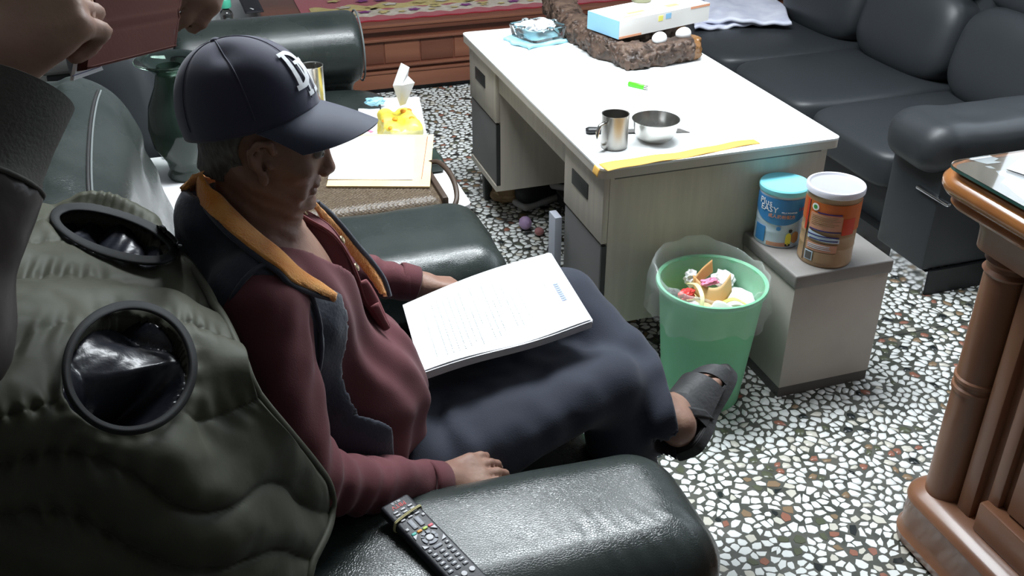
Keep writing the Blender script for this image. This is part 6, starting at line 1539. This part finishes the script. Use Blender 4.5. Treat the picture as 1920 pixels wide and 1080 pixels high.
def sk2(P):
    d = b2f(P); nr = np.linalg.norm(P-A3(Hc2), axis=1) < .15
    if nr.any():
        e = d[nr]
        for g in cut2: e = smax(e, -g(P[nr]), .004)
        d[nr] = e
    nw = np.linalg.norm(P-A3(w1+h1*.05), axis=1) < .16
    if nw.any(): q = P[nw]; d[nw] = d[nw]-.0016*vnoise(q, 45, 2)-.0016*vnoise(q, 22, 3)
    return d
sdf_mesh('body', sk2, (-.80, .50, .0), (.16, 1.58, 1.80), .0048, 'skin_young', p2, 180, 1)
nails(lta, p2, 1.0, which=(0, 1, 2, 3)); nails(rta, p2, 1.05, which=(4,))
for b in (-1, 1):
    bm = NB(); bmesh.ops.create_uvsphere(bm, u_segments=14, v_segments=8, radius=.0115); bmesh.ops.translate(bm, verts=bm.verts, vec=HP2(.080, b*.031, .011)); obj('eye', bm, 'eye_white', p2, 180)
def hair2(P):
    q = (P-A3(Hc2))@np.array(HR2, np.float32); d = Ell(HP2(-.015, 0, .036), (.106, .086, .094), HR2)(P)-.004*vnoise(P, 40, 3)
    return np.maximum(d, np.minimum(q[:, 0]*1.3-.02-q[:, 2]*.75, q[:, 0]+.0))
sdf_mesh('hair', hair2, Hc2-V((.16, .16, .12)), Hc2+V((.16, .16, .16)), .007, 'hair_black', p2)
ax1 = (w1-ER2).normalized(); cuff0 = w1-ax1*.005
ctop = AT(30, 205, 1.09)
cax = (AT(28, 160, .843)-AT(-32, 330, .82)).normalized()
cb, ca_ = AT(-32, 330, .82), AT(28, 160, .843)
jk = Blend([(Cap((-.62, .92, 1.34), (-.62, .92, .95), .16, .165), .05), (Cap(SR2, SL2, .085), .06), (Cap(SR2, ER2, .078, .062), .03), (Cap(ER2, cb, .060, .048), .03), (Cap(SL2, EL2, .078, .060), .03), (Cap(EL2, w2-h2d*.02, .060, .046), .03), (Cap((-.62, .92, 1.41), (-.60, .92, 1.49), .085, .075), .03)])
def jack(P):
    d = jk(P)-.006*vnoise(P, 14, 5)-.003*vnoise(P, 35, 6)
    s = (P-A3(cb))@A3(cax); nr = np.linalg.norm(P-A3(cb), axis=1) < .10; d = np.where(nr, np.maximum(d, s), d)
    return np.maximum(d, np.minimum(P[:, 2]-1.46, 1.0) if False else P[:, 2]-1.58)
sdf_mesh('jacket', jack, (-.86, .50, .70), (.12, 1.60, 1.66), .009, 'jacket_brown', p2)
# ribbed cuff band: a tapered sleeve end
bm = NB(); Lc = (ca_-cb).length; axc = (ca_-cb).normalized()
lathe(bm, cb-axc*.004, [(.0475, 0), (.0465, .004), (.0440, .014), (.0450, Lc*.5), (.0490, Lc-.006), (.0495, Lc), (.0470, Lc+.001), (.044, Lc-.012), (.040, .02), (.041, 0)], 48, axis=axc, closed=True); obj('sleeve_cuff', bm, 'jacket_grey', p2, 60)
bm = NB(); pts = [cb-axc*.002+(frame(axc) @ V((.0475*math.cos(a), .0475*math.sin(a), 0))) for a in [2*PI*i/48 for i in range(48)]]; tube(bm, pts, .0022, 6, closed=True); obj('cuff_seam', bm, 'jacket_grey', p2, 180)
for sg in (-1, 1):
    bm = NB(); tube(bm, [(-.62, .92+sg*.09, .92), (-.60, .92+sg*.10, .5), (-.62, .92+sg*.10, .08)], [.10, .078, .07], 20); obj('trouser_leg', bm, 'jeans', p2, 180)
    bm = NB(); box(bm, (-.57, .92+sg*.11, .035), (.27, .095, .07), .03, 3); obj('shoe', bm, 'shoe_black', p2, 60)
# brown folder
t = thing('brown_folder', 'dark brown leather folder held up between the standing person\'s hands', 'folder', AT(250, 40, 1.20))
q4 = [AT(163, 131, .91), AT(330, 88, 1.12), AT(352, -90, 1.20), AT(190, -90, .97)]
def fold(u, v): return (q4[0]*(1-u)+q4[1]*u)*(1-v)+(q4[3]*(1-u)+q4[2]*u)*v+CU*0-CF*(.004*math.exp(-((v-.36)/.03)**2)-.003*math.exp(-((v-.30)/.02)**2))
bm = NB(); grid_surface(bm, fold, 30, 60, .010); bmesh.ops.recalc_face_normals(bm, faces=bm.faces); obj('cover', bm, 'notebook_brown', t, 40)
bm = NB(); grid_surface(bm, lambda u, v: fold(.955+.006*u, .12+.06*v)-CF*.0015, 2, 4, .001); obj('pen_slot', bm, 'dark_trim', t)
bm = NB(); tube(bm, [fold(.985, i/30)-CF*.0008 for i in range(31)], .0008, 5); tube(bm, [fold(i/20, .015)-CF*.0008 for i in range(21)], .0008, 5); obj('edge_stitching', bm, 'notebook_brown', t, 180)
bm = NB(); z4 = [AT(138, 151, .925), AT(194, 131, .985), AT(172, 86, .97), AT(150, 90, .94)]
grid_surface(bm, lambda u, v: (z4[0]*(1-u)+z4[1]*u)*(1-v)+(z4[3]*(1-u)+z4[2]*u)*v, 4, 4, .0035); bmesh.ops.recalc_face_normals(bm, faces=bm.faces)
bk = obj('paper_booklet', bm, 'paper', None, None, loc=z4[0]); tag(bk, 'corner of a white booklet showing below the brown folder', 'booklet')
bm = NB(); grid_surface(bm, lambda u, v: (z4[0]*(1-u)+z4[1]*u)*(.90-.03*v)+(z4[3]*(1-u)+z4[2]*u)*(.10+.03*v)-CF*.003, 4, 1, .0006); obj('booklet_line', bm, 'can_navy', bk, None)
for o in bpy.data.objects:
    if o.name == 'cap': bpy.data.objects.remove(o); break

GR = {'white_egg': 'eggs under the tissue box', 'milk_powder_can': 'milk powder cans on the stool', 'sneaker': 'sneakers under the desk', 'leather_armchair': 'leather armchairs on the left', 'paper_slip': 'paper slips under the cabinet glass',
      'striped_paper': 'striped papers beside the vase', 'orange_wrapper': 'orange wrappers in the bin', 'yellow_strap': 'yellow bands in the bin'}
for o in list(bpy.data.objects):
    k = o.name.split('.')[0]
    if o.parent is None and k in GR: o['group'] = GR[k]
    if o.parent is None and k == 'crumpled_tissue': o['group'] = 'crumpled tissues in the bin' if 'bin' in o['label'] else 'crumpled tissues in the ashtray'
